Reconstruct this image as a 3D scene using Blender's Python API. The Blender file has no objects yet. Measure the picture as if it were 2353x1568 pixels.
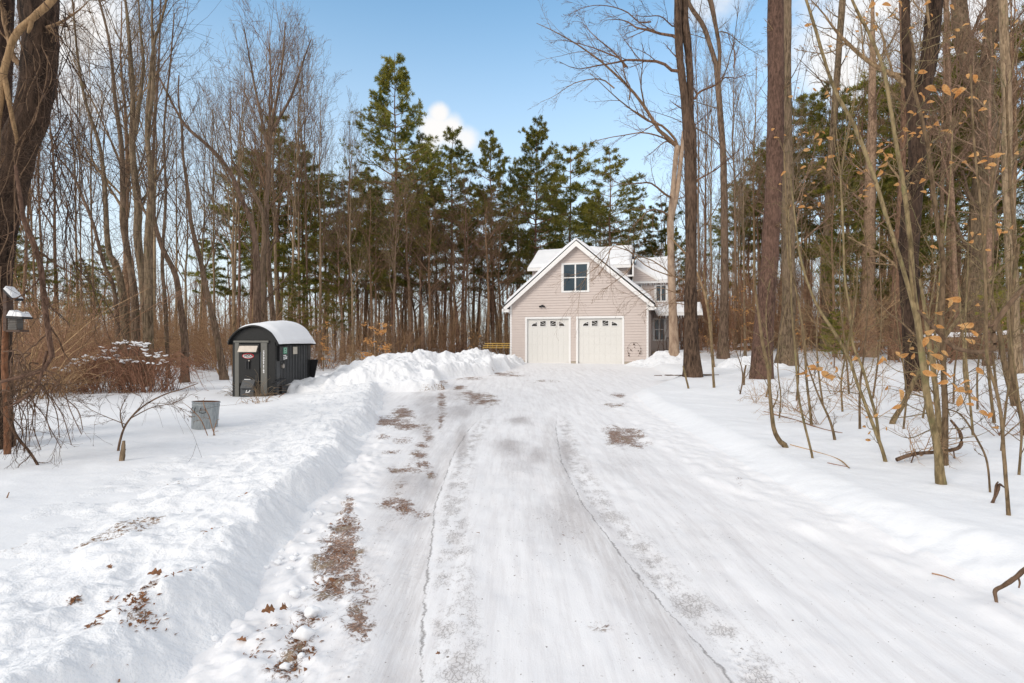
import bpy, math, random
import numpy as np
from mathutils import Vector

rng = np.random.default_rng(11)
random.seed(5)
C = bpy.context.scene.collection
FOC, CX, CY, CAMZ = 1250.0, 1176.0, 784.0, 1.65      # focal length and centre of the view, eye height


def at(x, y, Y):
    return np.array([(x - CX) / FOC * Y, Y, CAMZ - (y - CY) / FOC * Y])


# ------------------------------------------------------------------ helpers
def tag(o, label=None, cat=None, group=None, kind=None):
    if label: o['label'] = label
    if cat: o['category'] = cat
    if group: o['group'] = group
    if kind: o['kind'] = kind
    return o


def empty(name, loc=(0, 0, 0), rz=0.0, label=None, cat=None, group=None):
    o = bpy.data.objects.new(name, None)
    C.objects.link(o)
    o.location = [float(v) for v in loc]
    o.rotation_euler = (0, 0, rz)
    o.empty_display_size = 0.2
    return tag(o, label, cat, group)


def smooth(a, b, t):
    t = np.clip((np.asarray(t, float) - a) / (b - a), 0, 1)
    return t * t * (3 - 2 * t)


_T = np.random.default_rng(3).random((256, 256)) * 2 - 1


def vnoise(x, y, seed=0):
    x = np.asarray(x, float) + seed * 17.37
    y = np.asarray(y, float) + seed * 41.13
    xi = np.floor(x).astype(int); yi = np.floor(y).astype(int)
    fx = x - xi; fy = y - yi
    fx = fx * fx * (3 - 2 * fx); fy = fy * fy * (3 - 2 * fy)
    a = _T[xi % 256, yi % 256]; b = _T[(xi + 1) % 256, yi % 256]
    c = _T[xi % 256, (yi + 1) % 256]; d = _T[(xi + 1) % 256, (yi + 1) % 256]
    return (a * (1 - fx) + b * fx) * (1 - fy) + (c * (1 - fx) + d * fx) * fy


def fbm(x, y, octaves=4, seed=0, gain=0.5):
    s = 0; a = 1.0; f = 1.0
    for k in range(octaves):
        s = s + a * vnoise(np.asarray(x) * f, np.asarray(y) * f, seed + k * 5)
        a *= gain; f *= 2.03
    return s


def mesh(name, V, faces, mats, smooth_shade=True, midx=None, normals=None):
    """faces: list of integer arrays, each (n,k)."""
    me = bpy.data.meshes.new(name)
    V = np.asarray(V, np.float32).reshape(-1, 3)
    faces = [np.asarray(f, np.int32) for f in faces if len(f)]
    me.vertices.add(len(V))
    me.vertices.foreach_set('co', V.ravel())
    loops = np.concatenate([f.ravel() for f in faces])
    tot = np.concatenate([np.full(len(f), f.shape[1], np.int32) for f in faces])
    start = np.concatenate([[0], np.cumsum(tot)[:-1]]).astype(np.int32)
    me.loops.add(len(loops)); me.loops.foreach_set('vertex_index', loops)
    me.polygons.add(len(tot))
    me.polygons.foreach_set('loop_start', start)
    try:
        me.polygons.foreach_set('loop_total', tot)
    except Exception:
        pass
    me.polygons.foreach_set('use_smooth', np.full(len(tot), bool(smooth_shade)))
    for m in (mats if isinstance(mats, (list, tuple)) else [mats]):
        me.materials.append(m)
    if midx is not None:
        me.polygons.foreach_set('material_index', np.asarray(midx, np.int32))
    me.update(calc_edges=True)
    me.validate()
    if normals is not None:
        me.normals_split_custom_set_from_vertices([tuple(n) for n in normals])
    return me


def link(name, me, parent=None):
    o = bpy.data.objects.new(name, me)
    C.objects.link(o)
    if parent is not None: o.parent = parent
    return o


class MB:
    """collects boxes, prisms, tubes and free faces; build() links them as ONE mesh object"""
    def __init__(s): s.v = []; s.f = []; s.n = 0

    def add(s, V, F):
        V = np.asarray(V, float).reshape(-1, 3)
        for f in F: s.f.append([int(i) + s.n for i in f])
        s.v.append(V); s.n += len(V)
        return s

    def box(s, x0, x1, y0, y1, z0, z1):
        V = [(x, y, z) for x in (x0, x1) for y in (y0, y1) for z in (z0, z1)]
        return s.add(V, [(0, 1, 3, 2), (4, 6, 7, 5), (0, 4, 5, 1), (2, 3, 7, 6), (0, 2, 6, 4), (1, 5, 7, 3)])

    def prism_y(s, poly, y0, y1):
        """polygon in x,z pushed from y0 to y1"""
        n = len(poly)
        V = [(p[0], y0, p[1]) for p in poly] + [(p[0], y1, p[1]) for p in poly]
        F = [list(range(n))[::-1], list(range(n, 2 * n))] + [(i, (i + 1) % n, n + (i + 1) % n, n + i) for i in range(n)]
        return s.add(V, F)

    def prism_x(s, poly, x0, x1):
        n = len(poly)
        V = [(x0, p[0], p[1]) for p in poly] + [(x1, p[0], p[1]) for p in poly]
        F = [list(range(n)), list(range(n, 2 * n))[::-1]] + [(i, n + i, n + (i + 1) % n, (i + 1) % n) for i in range(n)]
        return s.add(V, F)

    def tube(s, pts, r, S=6, cap=True):
        pts = np.asarray(pts, float)
        rad = np.broadcast_to(np.asarray(r, float), (len(pts),))
        V, Q = tubes(pts[None], rad[None], S)
        F = [tuple(q) for q in Q]
        if cap:
            F += [tuple(range(S))[::-1], tuple(range((len(pts) - 1) * S, len(pts) * S))]
        return s.add(V, F)

    def build(s, name, mat, parent=None, smooth_shade=False, bevel=0.0):
        me = bpy.data.meshes.new(name)
        me.from_pydata(np.concatenate(s.v).tolist(), [], s.f)
        me.materials.append(mat)
        if smooth_shade:
            me.polygons.foreach_set('use_smooth', [True] * len(me.polygons))
        me.update()
        o = link(name, me, parent)
        if bevel:
            b = o.modifiers.new('bevel', 'BEVEL'); b.width = bevel; b.segments = 2; b.limit_method = 'ANGLE'
        return o


def tubes(P, R, S=4, rough=0.0, seed=0):
    """P (N,p,3), R (N,p) -> verts, quads"""
    N, p, _ = P.shape
    t = np.empty_like(P)
    t[:, 1:-1] = P[:, 2:] - P[:, :-2]
    t[:, 0] = P[:, 1] - P[:, 0]; t[:, -1] = P[:, -1] - P[:, -2]
    t /= np.linalg.norm(t, axis=2, keepdims=True) + 1e-9
    m = P[:, -1] - P[:, 0]
    m /= np.linalg.norm(m, axis=1, keepdims=True) + 1e-9
    ref = np.where(np.abs(m[:, 2:3]) > 0.7, np.array([[0., 1, 0]]), np.array([[0., 0, 1]]))
    u = np.cross(t, ref[:, None, :]); u /= np.linalg.norm(u, axis=2, keepdims=True) + 1e-9
    w = np.cross(t, u)
    a = np.arange(S) / S * 2 * np.pi
    rr = np.repeat(R[:, :, None], S, 2)
    if rough:
        ii = np.arange(p)[None, :, None] + np.arange(N)[:, None, None] * 31.7
        rr = rr * (1 + rough * vnoise(np.cos(a)[None, None] * 1.7 + ii * .35, np.sin(a)[None, None] * 1.7 + ii * .1, seed)
                   + rough * .5 * vnoise(a[None, None] * 3.1 * np.ones_like(ii), ii * .8, seed + 3))
    V = P[:, :, None, :] + (u[:, :, None, :] * np.cos(a)[None, None, :, None] + w[:, :, None, :] * np.sin(a)[None, None, :, None]) * rr[..., None]
    base = (np.arange(N)[:, None, None] * p + np.arange(p - 1)[None, :, None]) * S
    k = np.arange(S)[None, None, :]; k2 = (k + 1) % S
    Q = np.stack([base + k, base + k2, base + S + k2, base + S + k], -1).reshape(-1, 4)
    return V.reshape(-1, 3), Q


class TB:
    """collects many tubes / leaf faces as numpy arrays; one mesh at the end"""
    def __init__(s): s.v = []; s.q = []; s.t = []; s.n = 0

    def tubes(s, P, R, S=4, rough=0.0, seed=0):
        V, Q = tubes(P, R, S, rough, seed)
        s.v.append(V); s.q.append(Q + s.n); s.n += len(V)

    def quads(s, V, Q):
        s.v.append(V); s.q.append(np.asarray(Q) + s.n); s.n += len(V)

    def tris(s, V, T):
        s.v.append(V); s.t.append(np.asarray(T) + s.n); s.n += len(V)

    def me(s, name, mat):
        f = []
        if s.q: f.append(np.concatenate(s.q))
        if s.t: f.append(np.concatenate(s.t))
        return mesh(name, np.concatenate(s.v), f, mat)


def resample(pts, n):
    """Catmull-Rom through pts (k,d) -> n points"""
    pts = np.asarray(pts, float)
    if len(pts) == 2:
        t = np.linspace(0, 1, n)[:, None]
        return pts[0] * (1 - t) + pts[1] * t
    k = len(pts)
    e = np.vstack([2 * pts[0] - pts[1], pts, 2 * pts[-1] - pts[-2]])
    d = np.concatenate([[0], np.cumsum(np.linalg.norm(np.diff(pts[:, :3], axis=0), axis=1))])
    s = np.interp(np.linspace(0, d[-1], n), d, np.arange(k))
    i = np.clip(np.floor(s).astype(int), 0, k - 2); f = (s - i)[:, None]
    p0, p1, p2, p3 = e[i], e[i + 1], e[i + 2], e[i + 3]
    return .5 * (2 * p1 + (p2 - p0) * f + (2 * p0 - 5 * p1 + 4 * p2 - p3) * f ** 2 + (3 * p1 - p0 - 3 * p2 + p3) * f ** 3)


def spawn(P, R, n, t0, t1, length, ang, up=0.03, wig=0.12, npts=5, rr=0.55, tip=0.25, g=rng, rmin=0.004, lenpow=0.5, azi=None):
    """n children on each parent polyline. length: fraction of parent's length"""
    N, p, _ = P.shape
    L = np.linalg.norm(np.diff(P, axis=1), axis=2).sum(1)
    t = (t0 + (t1 - t0) * ((np.arange(n)[None] + g.random((N, n))) / n))
    s = t * (p - 1); i = np.clip(np.floor(s).astype(int), 0, p - 2); f = (s - i)[..., None]
    r_ = np.arange(N)[:, None]
    pos = P[r_, i] * (1 - f) + P[r_, i + 1] * f
    rad = R[r_, i] * (1 - f[..., 0]) + R[r_, i + 1] * f[..., 0]
    tan = P[r_, i + 1] - P[r_, i]; tan /= np.linalg.norm(tan, axis=2, keepdims=True) + 1e-9
    rv = g.normal(size=tan.shape)
    if azi is not None: rv = rv * .6 + np.asarray(azi)
    perp = rv - (rv * tan).sum(2, keepdims=True) * tan
    perp /= np.linalg.norm(perp, axis=2, keepdims=True) + 1e-9
    a = ang * (0.75 + 0.5 * g.random((N, n, 1)))
    d = np.cos(a) * tan + np.sin(a) * perp
    ln = length * L[:, None] * (1 - (t - t0) / (t1 - t0 + 1e-6) * lenpow) * (0.65 + 0.7 * g.random((N, n)))
    out = np.empty((N * n, npts, 3)); cur = pos.reshape(-1, 3); d = d.reshape(-1, 3)
    seg = (ln / (npts - 1)).reshape(-1, 1)
    out[:, 0] = cur
    for k in range(1, npts):
        d = d + wig * g.normal(size=d.shape) + np.array([0, 0, up])
        d /= np.linalg.norm(d, axis=1, keepdims=True)
        cur = cur + d * seg
        out[:, k] = cur
    r0 = np.maximum(rad.reshape(-1) * rr * (0.8 + .4 * g.random(N * n)), rmin)
    RR = r0[:, None] * np.linspace(1, tip, npts)[None]
    return out, np.maximum(RR, rmin * .6)


# ------------------------------------------------------------------ materials
def new_mat(name):
    m = bpy.data.materials.new(name); m.use_nodes = True
    nt = m.node_tree; nt.nodes.clear()
    out = nt.nodes.new('ShaderNodeOutputMaterial')
    b = nt.nodes.new('ShaderNodeBsdfPrincipled')
    nt.links.new(b.outputs[0], out.inputs[0])
    return m, nt, b


def N(nt, kind, **kw):
    n = nt.nodes.new(kind)
    for k, v in kw.items():
        if hasattr(n, k): setattr(n, k, v)
        else: n.inputs[k.replace('_', ' ')].default_value = v
    return n


def math_(nt, op, a, b=None, c=None, clamp=False):
    n = nt.nodes.new('ShaderNodeMath'); n.operation = op; n.use_clamp = clamp
    for i, v in enumerate((a, b, c)):
        if v is None: continue
        if isinstance(v, (int, float)): n.inputs[i].default_value = v
        else: nt.links.new(v, n.inputs[i])
    return n.outputs[0]


def mapr(nt, v, a, b, c=0.0, d=1.0, smoothst=True):
    n = nt.nodes.new('ShaderNodeMapRange')
    n.interpolation_type = 'SMOOTHSTEP' if smoothst else 'LINEAR'
    nt.links.new(v, n.inputs[0])
    for i, x in enumerate((a, b, c, d)): n.inputs[i + 1].default_value = x
    return n.outputs[0]


def mixc(nt, fac, a, b, blend='MIX'):
    n = nt.nodes.new('ShaderNodeMix'); n.data_type = 'RGBA'; n.blend_type = blend
    ins = [n.inputs[0], n.inputs[6], n.inputs[7]]
    for s, v in zip(ins, (fac, a, b)):
        if isinstance(v, (int, float)): s.default_value = v
        elif isinstance(v, tuple): s.default_value = (*v, 1) if len(v) == 3 else v
        else: nt.links.new(v, s)
    return n.outputs[2]


def coords(nt, which='Object', scale=(1, 1, 1)):
    tc = nt.nodes.new('ShaderNodeTexCoord')
    mp = nt.nodes.new('ShaderNodeMapping'); mp.inputs['Scale'].default_value = scale
    nt.links.new(tc.outputs[which], mp.inputs[0])
    return mp.outputs[0]


def worldpos(nt, scale=(1, 1, 1)):
    tc = nt.nodes.new('ShaderNodeNewGeometry')
    mp = nt.nodes.new('ShaderNodeMapping'); mp.inputs['Scale'].default_value = scale
    nt.links.new(tc.outputs['Position'], mp.inputs[0])
    return mp.outputs[0]


def noise(nt, vec, scale=5.0, detail=4.0, rough=0.55, dist=0.0):
    n = nt.nodes.new('ShaderNodeTexNoise')
    n.inputs['Scale'].default_value = scale; n.inputs['Detail'].default_value = detail
    n.inputs['Roughness'].default_value = rough; n.inputs['Distortion'].default_value = dist
    nt.links.new(vec, n.inputs['Vector'])
    return n.outputs[0]


def bump(nt, bsdf, h, strength=0.3, dist=0.02):
    n = nt.nodes.new('ShaderNodeBump'); n.inputs['Strength'].default_value = strength; n.inputs['Distance'].default_value = dist
    nt.links.new(h, n.inputs['Height']); nt.links.new(n.outputs[0], bsdf.inputs['Normal'])


def plain(name, col, rough=0.6, metal=0.0, var=0.12, scale=6.0, spec=0.4, bumps=0.0):
    m, nt, b = new_mat(name)
    v = coords(nt)
    f = noise(nt, v, scale, 5, .6)
    c = mixc(nt, f, tuple(x * (1 - var) for x in col), tuple(min(1, x * (1 + var)) for x in col))
    nt.links.new(c, b.inputs['Base Color'])
    nt.links.new(mapr(nt, noise(nt, v, scale * 3, 3), .3, .7, max(.03, rough - .1), min(1, rough + .1)), b.inputs['Roughness'])
    b.inputs['Metallic'].default_value = metal
    b.inputs['Specular IOR Level'].default_value = spec
    if bumps: bump(nt, b, noise(nt, v, scale * 8, 3), bumps, .01)
    return m


def bark(name, dark, light, sx=9.0, sz=1.6, strength=0.9, moss=None, var=.24, dist=.04):
    m, nt, b = new_mat(name)
    v = coords(nt, 'Object', (sx, sx, sz))
    f = noise(nt, v, 2.0, 6, .65, .4)
    f2 = noise(nt, coords(nt, 'Object', (1, 1, .5)), 1.1, 3, .5)
    c = mixc(nt, mapr(nt, f, .36, .64), dark, light)
    c = mixc(nt, mapr(nt, f2, .4, .65, 0, .35), c, tuple(x * 1.35 for x in light))
    if moss:
        fm = noise(nt, coords(nt, 'Object', (3, 3, 1.5)), 2.2, 5, .6)
        c = mixc(nt, mapr(nt, fm, .55, .68, 0, .55), c, moss)
    oi = nt.nodes.new('ShaderNodeObjectInfo')
    hs = nt.nodes.new('ShaderNodeHueSaturation')
    nt.links.new(mapr(nt, oi.outputs['Random'], 0, 1, 1 - var, 1 + var, False), hs.inputs['Value'])
    nt.links.new(mapr(nt, oi.outputs['Random'], 0, 1, .485, .51, False), hs.inputs['Hue'])
    nt.links.new(c, hs.inputs['Color'])
    nt.links.new(hs.outputs[0], b.inputs['Base Color'])
    b.inputs['Roughness'].default_value = .9
    b.inputs['Specular IOR Level'].default_value = .15
    bump(nt, b, f, strength, dist)
    return m


def leafmat(name, cols, rough=.6, trans=.35, scale=1.2, objvar=.3):
    m, nt, b = new_mat(name)
    f = noise(nt, worldpos(nt), scale, 3, .6)
    f2 = noise(nt, worldpos(nt), scale * 9, 2, .6)
    c = mixc(nt, mapr(nt, f, .35, .65), cols[0], cols[1])
    c = mixc(nt, mapr(nt, f2, .45, .7), c, cols[2])
    oi = nt.nodes.new('ShaderNodeObjectInfo')
    hs = nt.nodes.new('ShaderNodeHueSaturation')
    nt.links.new(mapr(nt, oi.outputs['Random'], 0, 1, 1 - objvar, 1 + objvar, False), hs.inputs['Value'])
    nt.links.new(c, hs.inputs['Color']); c = hs.outputs[0]
    nt.links.new(c, b.inputs['Base Color'])
    b.inputs['Roughness'].default_value = rough; b.inputs['Specular IOR Level'].default_value = .25
    tr = nt.nodes.new('ShaderNodeBsdfTranslucent'); nt.links.new(c, tr.inputs[0])
    mx = nt.nodes.new('ShaderNodeMixShader'); mx.inputs[0].default_value = trans
    nt.links.new(b.outputs[0], mx.inputs[1]); nt.links.new(tr.outputs[0], mx.inputs[2])
    nt.links.new(mx.outputs[0], nt.nodes['Material Output'].inputs[0])
    return m


def snow_core(nt, b, col=(.80, .81, .835)):
    """shared look of clean snow; returns colour socket and height socket (world space, so neighbours match)"""
    f = noise(nt, worldpos(nt), .9, 5, .6)
    c = mixc(nt, mapr(nt, f, .35, .7), col, tuple(min(.92, x * 1.035) for x in col))
    sp = noise(nt, worldpos(nt), 11, 3, .75)
    c = mixc(nt, mapr(nt, sp, .74, .80, 0, .5), c, (.33, .27, .22))
    h1 = noise(nt, worldpos(nt), 7, 5, .6)
    h2 = noise(nt, worldpos(nt), 45, 3, .6)
    h = math_(nt, 'ADD', math_(nt, 'MULTIPLY', h1, 1.0), math_(nt, 'MULTIPLY', h2, .22))
    b.inputs['Roughness'].default_value = .75
    b.inputs['Specular IOR Level'].default_value = .2
    return c, h


def snow_mat(name, strength=.35, dist=.035, dirt=False):
    m, nt, b = new_mat(name)
    c, h = snow_core(nt, b)
    if dirt:
        at_ = nt.nodes.new('ShaderNodeAttribute'); at_.attribute_name = 'dirt'
        nn = noise(nt, worldpos(nt), 26, 5, .75, .6)
        f = mapr(nt, math_(nt, 'ADD', math_(nt, 'MULTIPLY', at_.outputs['Fac'], .42), nn), .80, .93)
        c = mixc(nt, f, c, mixc(nt, noise(nt, worldpos(nt), 60, 2), (.10, .055, .03), (.30, .19, .11)))
    nt.links.new(c, b.inputs['Base Color'])
    bump(nt, b, h, strength, dist)
    return m


M = {}
M['snow'] = snow_mat('snow', .32, .03)
M['snow_lumpy'] = snow_mat('plowed_snow', .7, .05, dirt=True)
M['snow_roof'] = snow_mat('roof_snow', .25, .04)
M['bark'] = bark('bark_brown', (.092, .055, .032), (.285, .185, .112))
M['bark_grey'] = bark('bark_grey', (.105, .070, .045), (.30, .212, .138), moss=(.10, .10, .045))
M['bark_dark'] = bark('bark_dark', (.030, .020, .014), (.145, .096, .064), sx=8, sz=1.8, strength=1.0, dist=.06)
M['bark_mid'] = bark('bark_mid', (.058, .039, .026), (.205, .145, .098), moss=(.10, .09, .045), var=.08)
M['bark_wet'] = bark('bark_wet', (.016, .011, .008), (.082, .053, .036), sx=9, sz=2.0, strength=1.0, dist=.06, var=.05)
M['bark_red'] = bark('bark_reddish', (.055, .034, .024), (.155, .095, .068), sx=10, sz=3.0, var=.05)
M['bark_pine'] = bark('bark_pine', (.10, .06, .042), (.28, .178, .125), sx=7, sz=2.5)
M['bark_tan'] = bark('bark_tan', (.24, .17, .115), (.42, .32, .22), sx=3, sz=1.2, strength=.35, var=.05)
M['bark_young'] = bark('bark_young', (.085, .060, .033), (.235, .17, .095), sx=14, sz=4, strength=.4, moss=(.14, .14, .06), var=.2, dist=.01)
M['vine'] = bark('vine_bark', (.13, .085, .042), (.36, .25, .125), sx=14, sz=3, strength=.6, var=.08, dist=.02)
M['vine_dark'] = bark('thin_vine_bark', (.06, .036, .024), (.22, .145, .09), sx=14, sz=3, strength=.6, var=.08, dist=.02)
M['twig_red'] = bark('cane_reddish', (.15, .075, .046), (.36, .205, .125), sx=10, sz=4, strength=.3, dist=.01)
M['twig_brown'] = bark('twig_brown', (.16, .093, .053), (.40, .25, .145), sx=10, sz=4, strength=.3, dist=.01)
M['deadwood'] = bark('dead_wood', (.052, .031, .02), (.165, .104, .07), sx=12, sz=5, strength=.6, var=.1, dist=.01)
M['needles'] = leafmat('pine_needles', ((.095, .12, .024), (.24, .225, .04), (.40, .34, .075)), .5, .45, .5)
M['beech_leaf'] = leafmat('beech_leaf', ((.62, .29, .095), (.72, .44, .19), (.48, .20, .06)), .6, .5, 12.0, .05)
M['dead_leaf'] = leafmat('dead_leaf', ((.22, .10, .05), (.32, .15, .07), (.15, .08, .045)), .7, .15, 8.0, .1)
M['dry_grass'] = leafmat('dry_weed', ((.33, .25, .17), (.42, .33, .23), (.26, .18, .12)), .8, .2, 5.0, .1)
# ------------------------------------------------------------------ the lie of the land
def XL(Y): return np.interp(Y, [0, 2.6, 3.3, 3.8, 4.4, 5.7, 7.6, 10, 12.4, 16.5, 17.2, 23, 25, 29], [-1.45, -1.58, -1.64, -1.72, -1.8, -1.97, -2.2, -2.55, -3.0, -3.9, -3.8, -.3, .0, .5])
def XR(Y): return np.interp(Y, [0, 3, 4.5, 6.7, 13, 15.6, 19, 21, 24, 28.5], [3.5, 3.2, 3.0, 2.95, 3.2, 3.46, 5.4, 6.3, 6.3, 6.9])


def ground(X, Y):
    X = np.asarray(X, float); Y = np.asarray(Y, float)
    base = .45 * smooth(9, 28, Y)
    dl = XL(np.minimum(Y, 29)) - X; dr = X - XR(np.minimum(Y, 29))
    Lz = np.interp(Y, [0, 8, 16, 20, 30, 60, 120], [.03, .04, .06, .03, .22, .9, 1.3])
    Rz = np.interp(Y, [0, 5.6, 8, 13.5, 20, 28, 35, 50, 120], [.19, .25, .34, .46, .56, .75, 1.0, 1.3, 1.5])
    z = base + (Lz - base) * smooth(0.2, 4.5, dl)
    ledge = .19 * smooth(-.08, .5, dr + .10 * vnoise(Y * .8, 0 * Y, 19))
    z = z + ledge + (np.maximum(Rz, base + .19) - .19 - base) * smooth(0.4, 6.0, dr)
    far = smooth(29, 60, Y)
    z = z * (1 - far) + far * np.where(X > 3, np.interp(X, [3, 12], [1.15, 1.35]), np.interp(X, [-20, 3], [.9, 1.15]))
    off = np.clip(np.maximum(dl, dr), 0, 1)
    z = z + off * (.035 * fbm(X * .45, Y * .45, 3, 1) + .012 * fbm(X * 2.2, Y * 2.2, 3, 2))
    z = z + .006 * fbm(X * 3, Y * 3, 3, 4)
    # low broken ridge left by the plough on the right of the lane, about half a metre inside the soft edge
    rx = np.interp(Y, [0, 3.1, 4.5, 6.5, 9, 13], [3.0, 2.9, 2.65, 2.37, 2.3, 2.6])
    d = X - rx + .07 * vnoise(Y * 1.2, 0 * Y, 9)
    z = z + smooth(16, 9, Y) * (.040 * np.exp(-(d / .09) ** 2) * (.6 + .7 * vnoise(X * 5, Y * 4, 7)) + .045 * smooth(-.05, .25, d) + .016 * np.exp(-((d - .4) / .4) ** 2) * fbm(X * 7, Y * 5, 3, 8))
    return z


def gz(x, y): return float(ground(np.array([x]), np.array([y]))[0])


def on_ground(x, y):
    """point where the sight line through (x,y) of the photograph meets the land"""
    Ys = np.geomspace(1.5, 90, 3000)
    p = at(x, y, 1.0)
    X = p[0] * Ys; z = CAMZ + (p[2] - CAMZ) * Ys
    hit = np.nonzero(z <= ground(X, Ys))[0]
    k = hit[0] if len(hit) else len(Ys) - 1
    return np.array([X[k], Ys[k], gz(X[k], Ys[k])])


TRL = lambda Y: np.interp(Y, [0, 2.66, 3.52, 5.63, 8.4, 10.3, 13], [-.30, -.45, -.565, -.79, -.87, -.80, -.55])
TRR = lambda Y: np.interp(Y, [0, 2.73, 3.71, 5.5, 7.5, 10.5, 13], [1.2, 1.06, .90, .72, .68, .84, 1.1])


def axis_cols():
    a = np.arange(-4.2, 4.6, .03)
    l = [-4.2]; s = .03
    while l[-1] > -500: s *= 1.055; l.append(l[-1] - s)
    r = [a[-1]]; s = .03
    while r[-1] < 500: s *= 1.055; r.append(r[-1] + s)
    return np.array(l[:0:-1] + list(a) + r[1:])


def axis_rows():
    r = [-6.0, -3, -1, 0, .5]; y = .9
    while y < 34: r.append(y); y *= 1.0062
    s = .25
    while y < 900: r.append(y); s *= 1.07; y += s
    return np.array(r)


xs = axis_cols(); ys = axis_rows()
GX, GY = np.meshgrid(xs, ys)
GZ = ground(GX, GY)
tl = GX - TRL(GY); tr = GX - TRR(GY)
lane = (GX > XL(np.minimum(GY, 29))) & (GX < XR(np.minimum(GY, 29)))
tf = smooth(12.5, 10, GY) * lane
GZ = GZ - tf * (.022 * np.exp(-((tl + .10) / .12) ** 2) + .018 * np.exp(-((tr - .13) / .12) ** 2))
tread = np.sin(GY * 2 * np.pi / .07 + np.sign(np.sin(GX * 60)) * 1.2 + 1.2 * vnoise(GX * 6, GY * 2, 3)) * .0042 * smooth(-.1, .45, fbm(GX * 3, GY * 1.6, 2, 13))
GZ = GZ + tf * tread * (np.exp(-((tl - .2) / .10) ** 2) + np.exp(-((tr - .16) / .12) ** 2) + np.exp(-((GX + .75) / .15) ** 2) * smooth(6, 4, GY))
GZ = GZ + lane * smooth(30, 20, GY) * .010 * fbm(GX * 5, GY * 1.5, 3, 12)

# where plough and tyres have worn the snow down to dirt and grey ice
dirt_px = [(775, 1275, 34, 60, 1.0), (795, 1215, 24, 34, .8), (760, 1345, 30, 32, .95), (820, 1330, 30, 50, .55), (822, 1435, 26, 34, .75),
           (690, 1455, 24, 55, .95), (668, 1540, 45, 35, .7), (800, 1175, 12, 30, .7), (930, 1165, 20, 14, .85), (900, 1155, 30, 10, .5),
           (905, 968, 34, 9, .9), (925, 950, 22, 12, .85), (880, 968, 14, 8, .9), (935, 975, 32, 8, .7), (1014, 925, 9, 24, .95), (1012, 962, 5, 18, .7),
           (1095, 910, 34, 8, .8), (1110, 922, 30, 8, .65), (1080, 905, 16, 6, .8), (1055, 890, 12, 4, .8), (940, 1078, 30, 7, .85), (970, 1070, 18, 8, .75),
           (912, 1082, 26, 5, .6), (965, 1045, 16, 5, .7), (970, 1022, 14, 6, .7), (985, 1000, 10, 16, .5), (925, 1010, 20, 7, .5),
           (990, 1085, 10, 8, .6), (1412, 1000, 16, 16, .9), (1448, 1004, 30, 16, .85), (1470, 1022, 20, 8, .8), (1395, 985, 14, 6, .55),
           (1415, 930, 20, 5, .6), (1420, 908, 14, 4, .6), (975, 880, 40, 5, 1.0), (1000, 877, 22, 4, 1.0), (1150, 858, 30, 4, .7), (1075, 868, 30, 4, .6),
           (1180, 862, 25, 3, .5), (1250, 875, 30, 3, .4), (1370, 898, 12, 4, .6), (865, 968, 8, 5, .7), (880, 1005, 14, 4, .6), (905, 1040, 18, 4, .5),
           (960, 1180, 40, 10, .5), (1700, 1105, 10, 10, .45), (1555, 1215, 14, 16, .35), (1380, 1440, 30, 10, .25)]
wet_px = [(1190, 965, 40, 12, .8), (1180, 1025, 46, 20, .9), (1230, 1030, 26, 40, .6), (1300, 1030, 18, 50, .6), (1200, 1080, 60, 50, .45), (1300, 1180, 90, 60, .55),
          (1600, 1420, 120, 90, .5), (1060, 1010, 14, 40, .7), (930, 1100, 80, 40, .6), (900, 1200, 90, 60, .5), (850, 1320, 90, 90, .6), (780, 1480, 90, 60, .4),
          (1300, 985, 12, 24, .6), (1420, 1060, 90, 30, .35), (1650, 1240, 200, 60, .4), (1100, 930, 80, 20, .4), (1250, 900, 60, 12, .3), (1470, 1300, 60, 90, .45)]


def splats(lst):
    out = np.zeros_like(GX)
    for (x, y, rx, ry, a) in lst:
        P = on_ground(x, y); R_ = on_ground(x + rx, y); U = on_ground(x, y + ry); D_ = on_ground(x, y - ry)
        sx = abs(R_[0] - P[0]) * 1.05; sy = max(abs(D_[1] - U[1]) / 2, .05) * 1.1
        k = P[0] / P[1]
        dx = GX - (P[0] + k * (GY - P[1])); dy = GY - P[1]
        out = np.maximum(out, a * np.exp(-((dx / sx) ** 2 + (dy / sy) ** 2) * .8))
    return out


dirt = np.maximum(splats(dirt_px), .40 * smooth(.55, .95, GX - XL(GY)) * smooth(-.3, -.55, GX - TRL(GY)) * smooth(10, 6, GY)) * (.75 + .35 * fbm(GX * 3, GY * 1.2, 3, 21))
strip = smooth(.55, .95, GX - XL(GY)) * smooth(-.12, -.4, GX - TRL(GY)) * smooth(20, 14, GY)
wet = np.maximum(splats(wet_px), .55 * strip) * (.7 + .45 * fbm(GX * 2, GY * .8, 3, 23))
GZ = GZ - .012 * np.clip(dirt, 0, 1) * fbm(GX * 14, GY * 9, 2, 30)

rxx = np.interp(GY, [0, 3.1, 4.5, 6.5, 9, 13, 16, 20], [2.7, 2.55, 2.3, 2.1, 2.1, 2.4, 3.0, 4.4])
en = .35 * fbm(GX * 1.1, GY * .5, 3, 33)
clean = np.maximum(smooth(-.25, .75, GX - rxx + en), smooth(.62, .12, GX - XL(GY) + en * .6) * smooth(16, 13, GY))
clean = np.maximum(clean, smooth(24, 30, GY))
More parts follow.
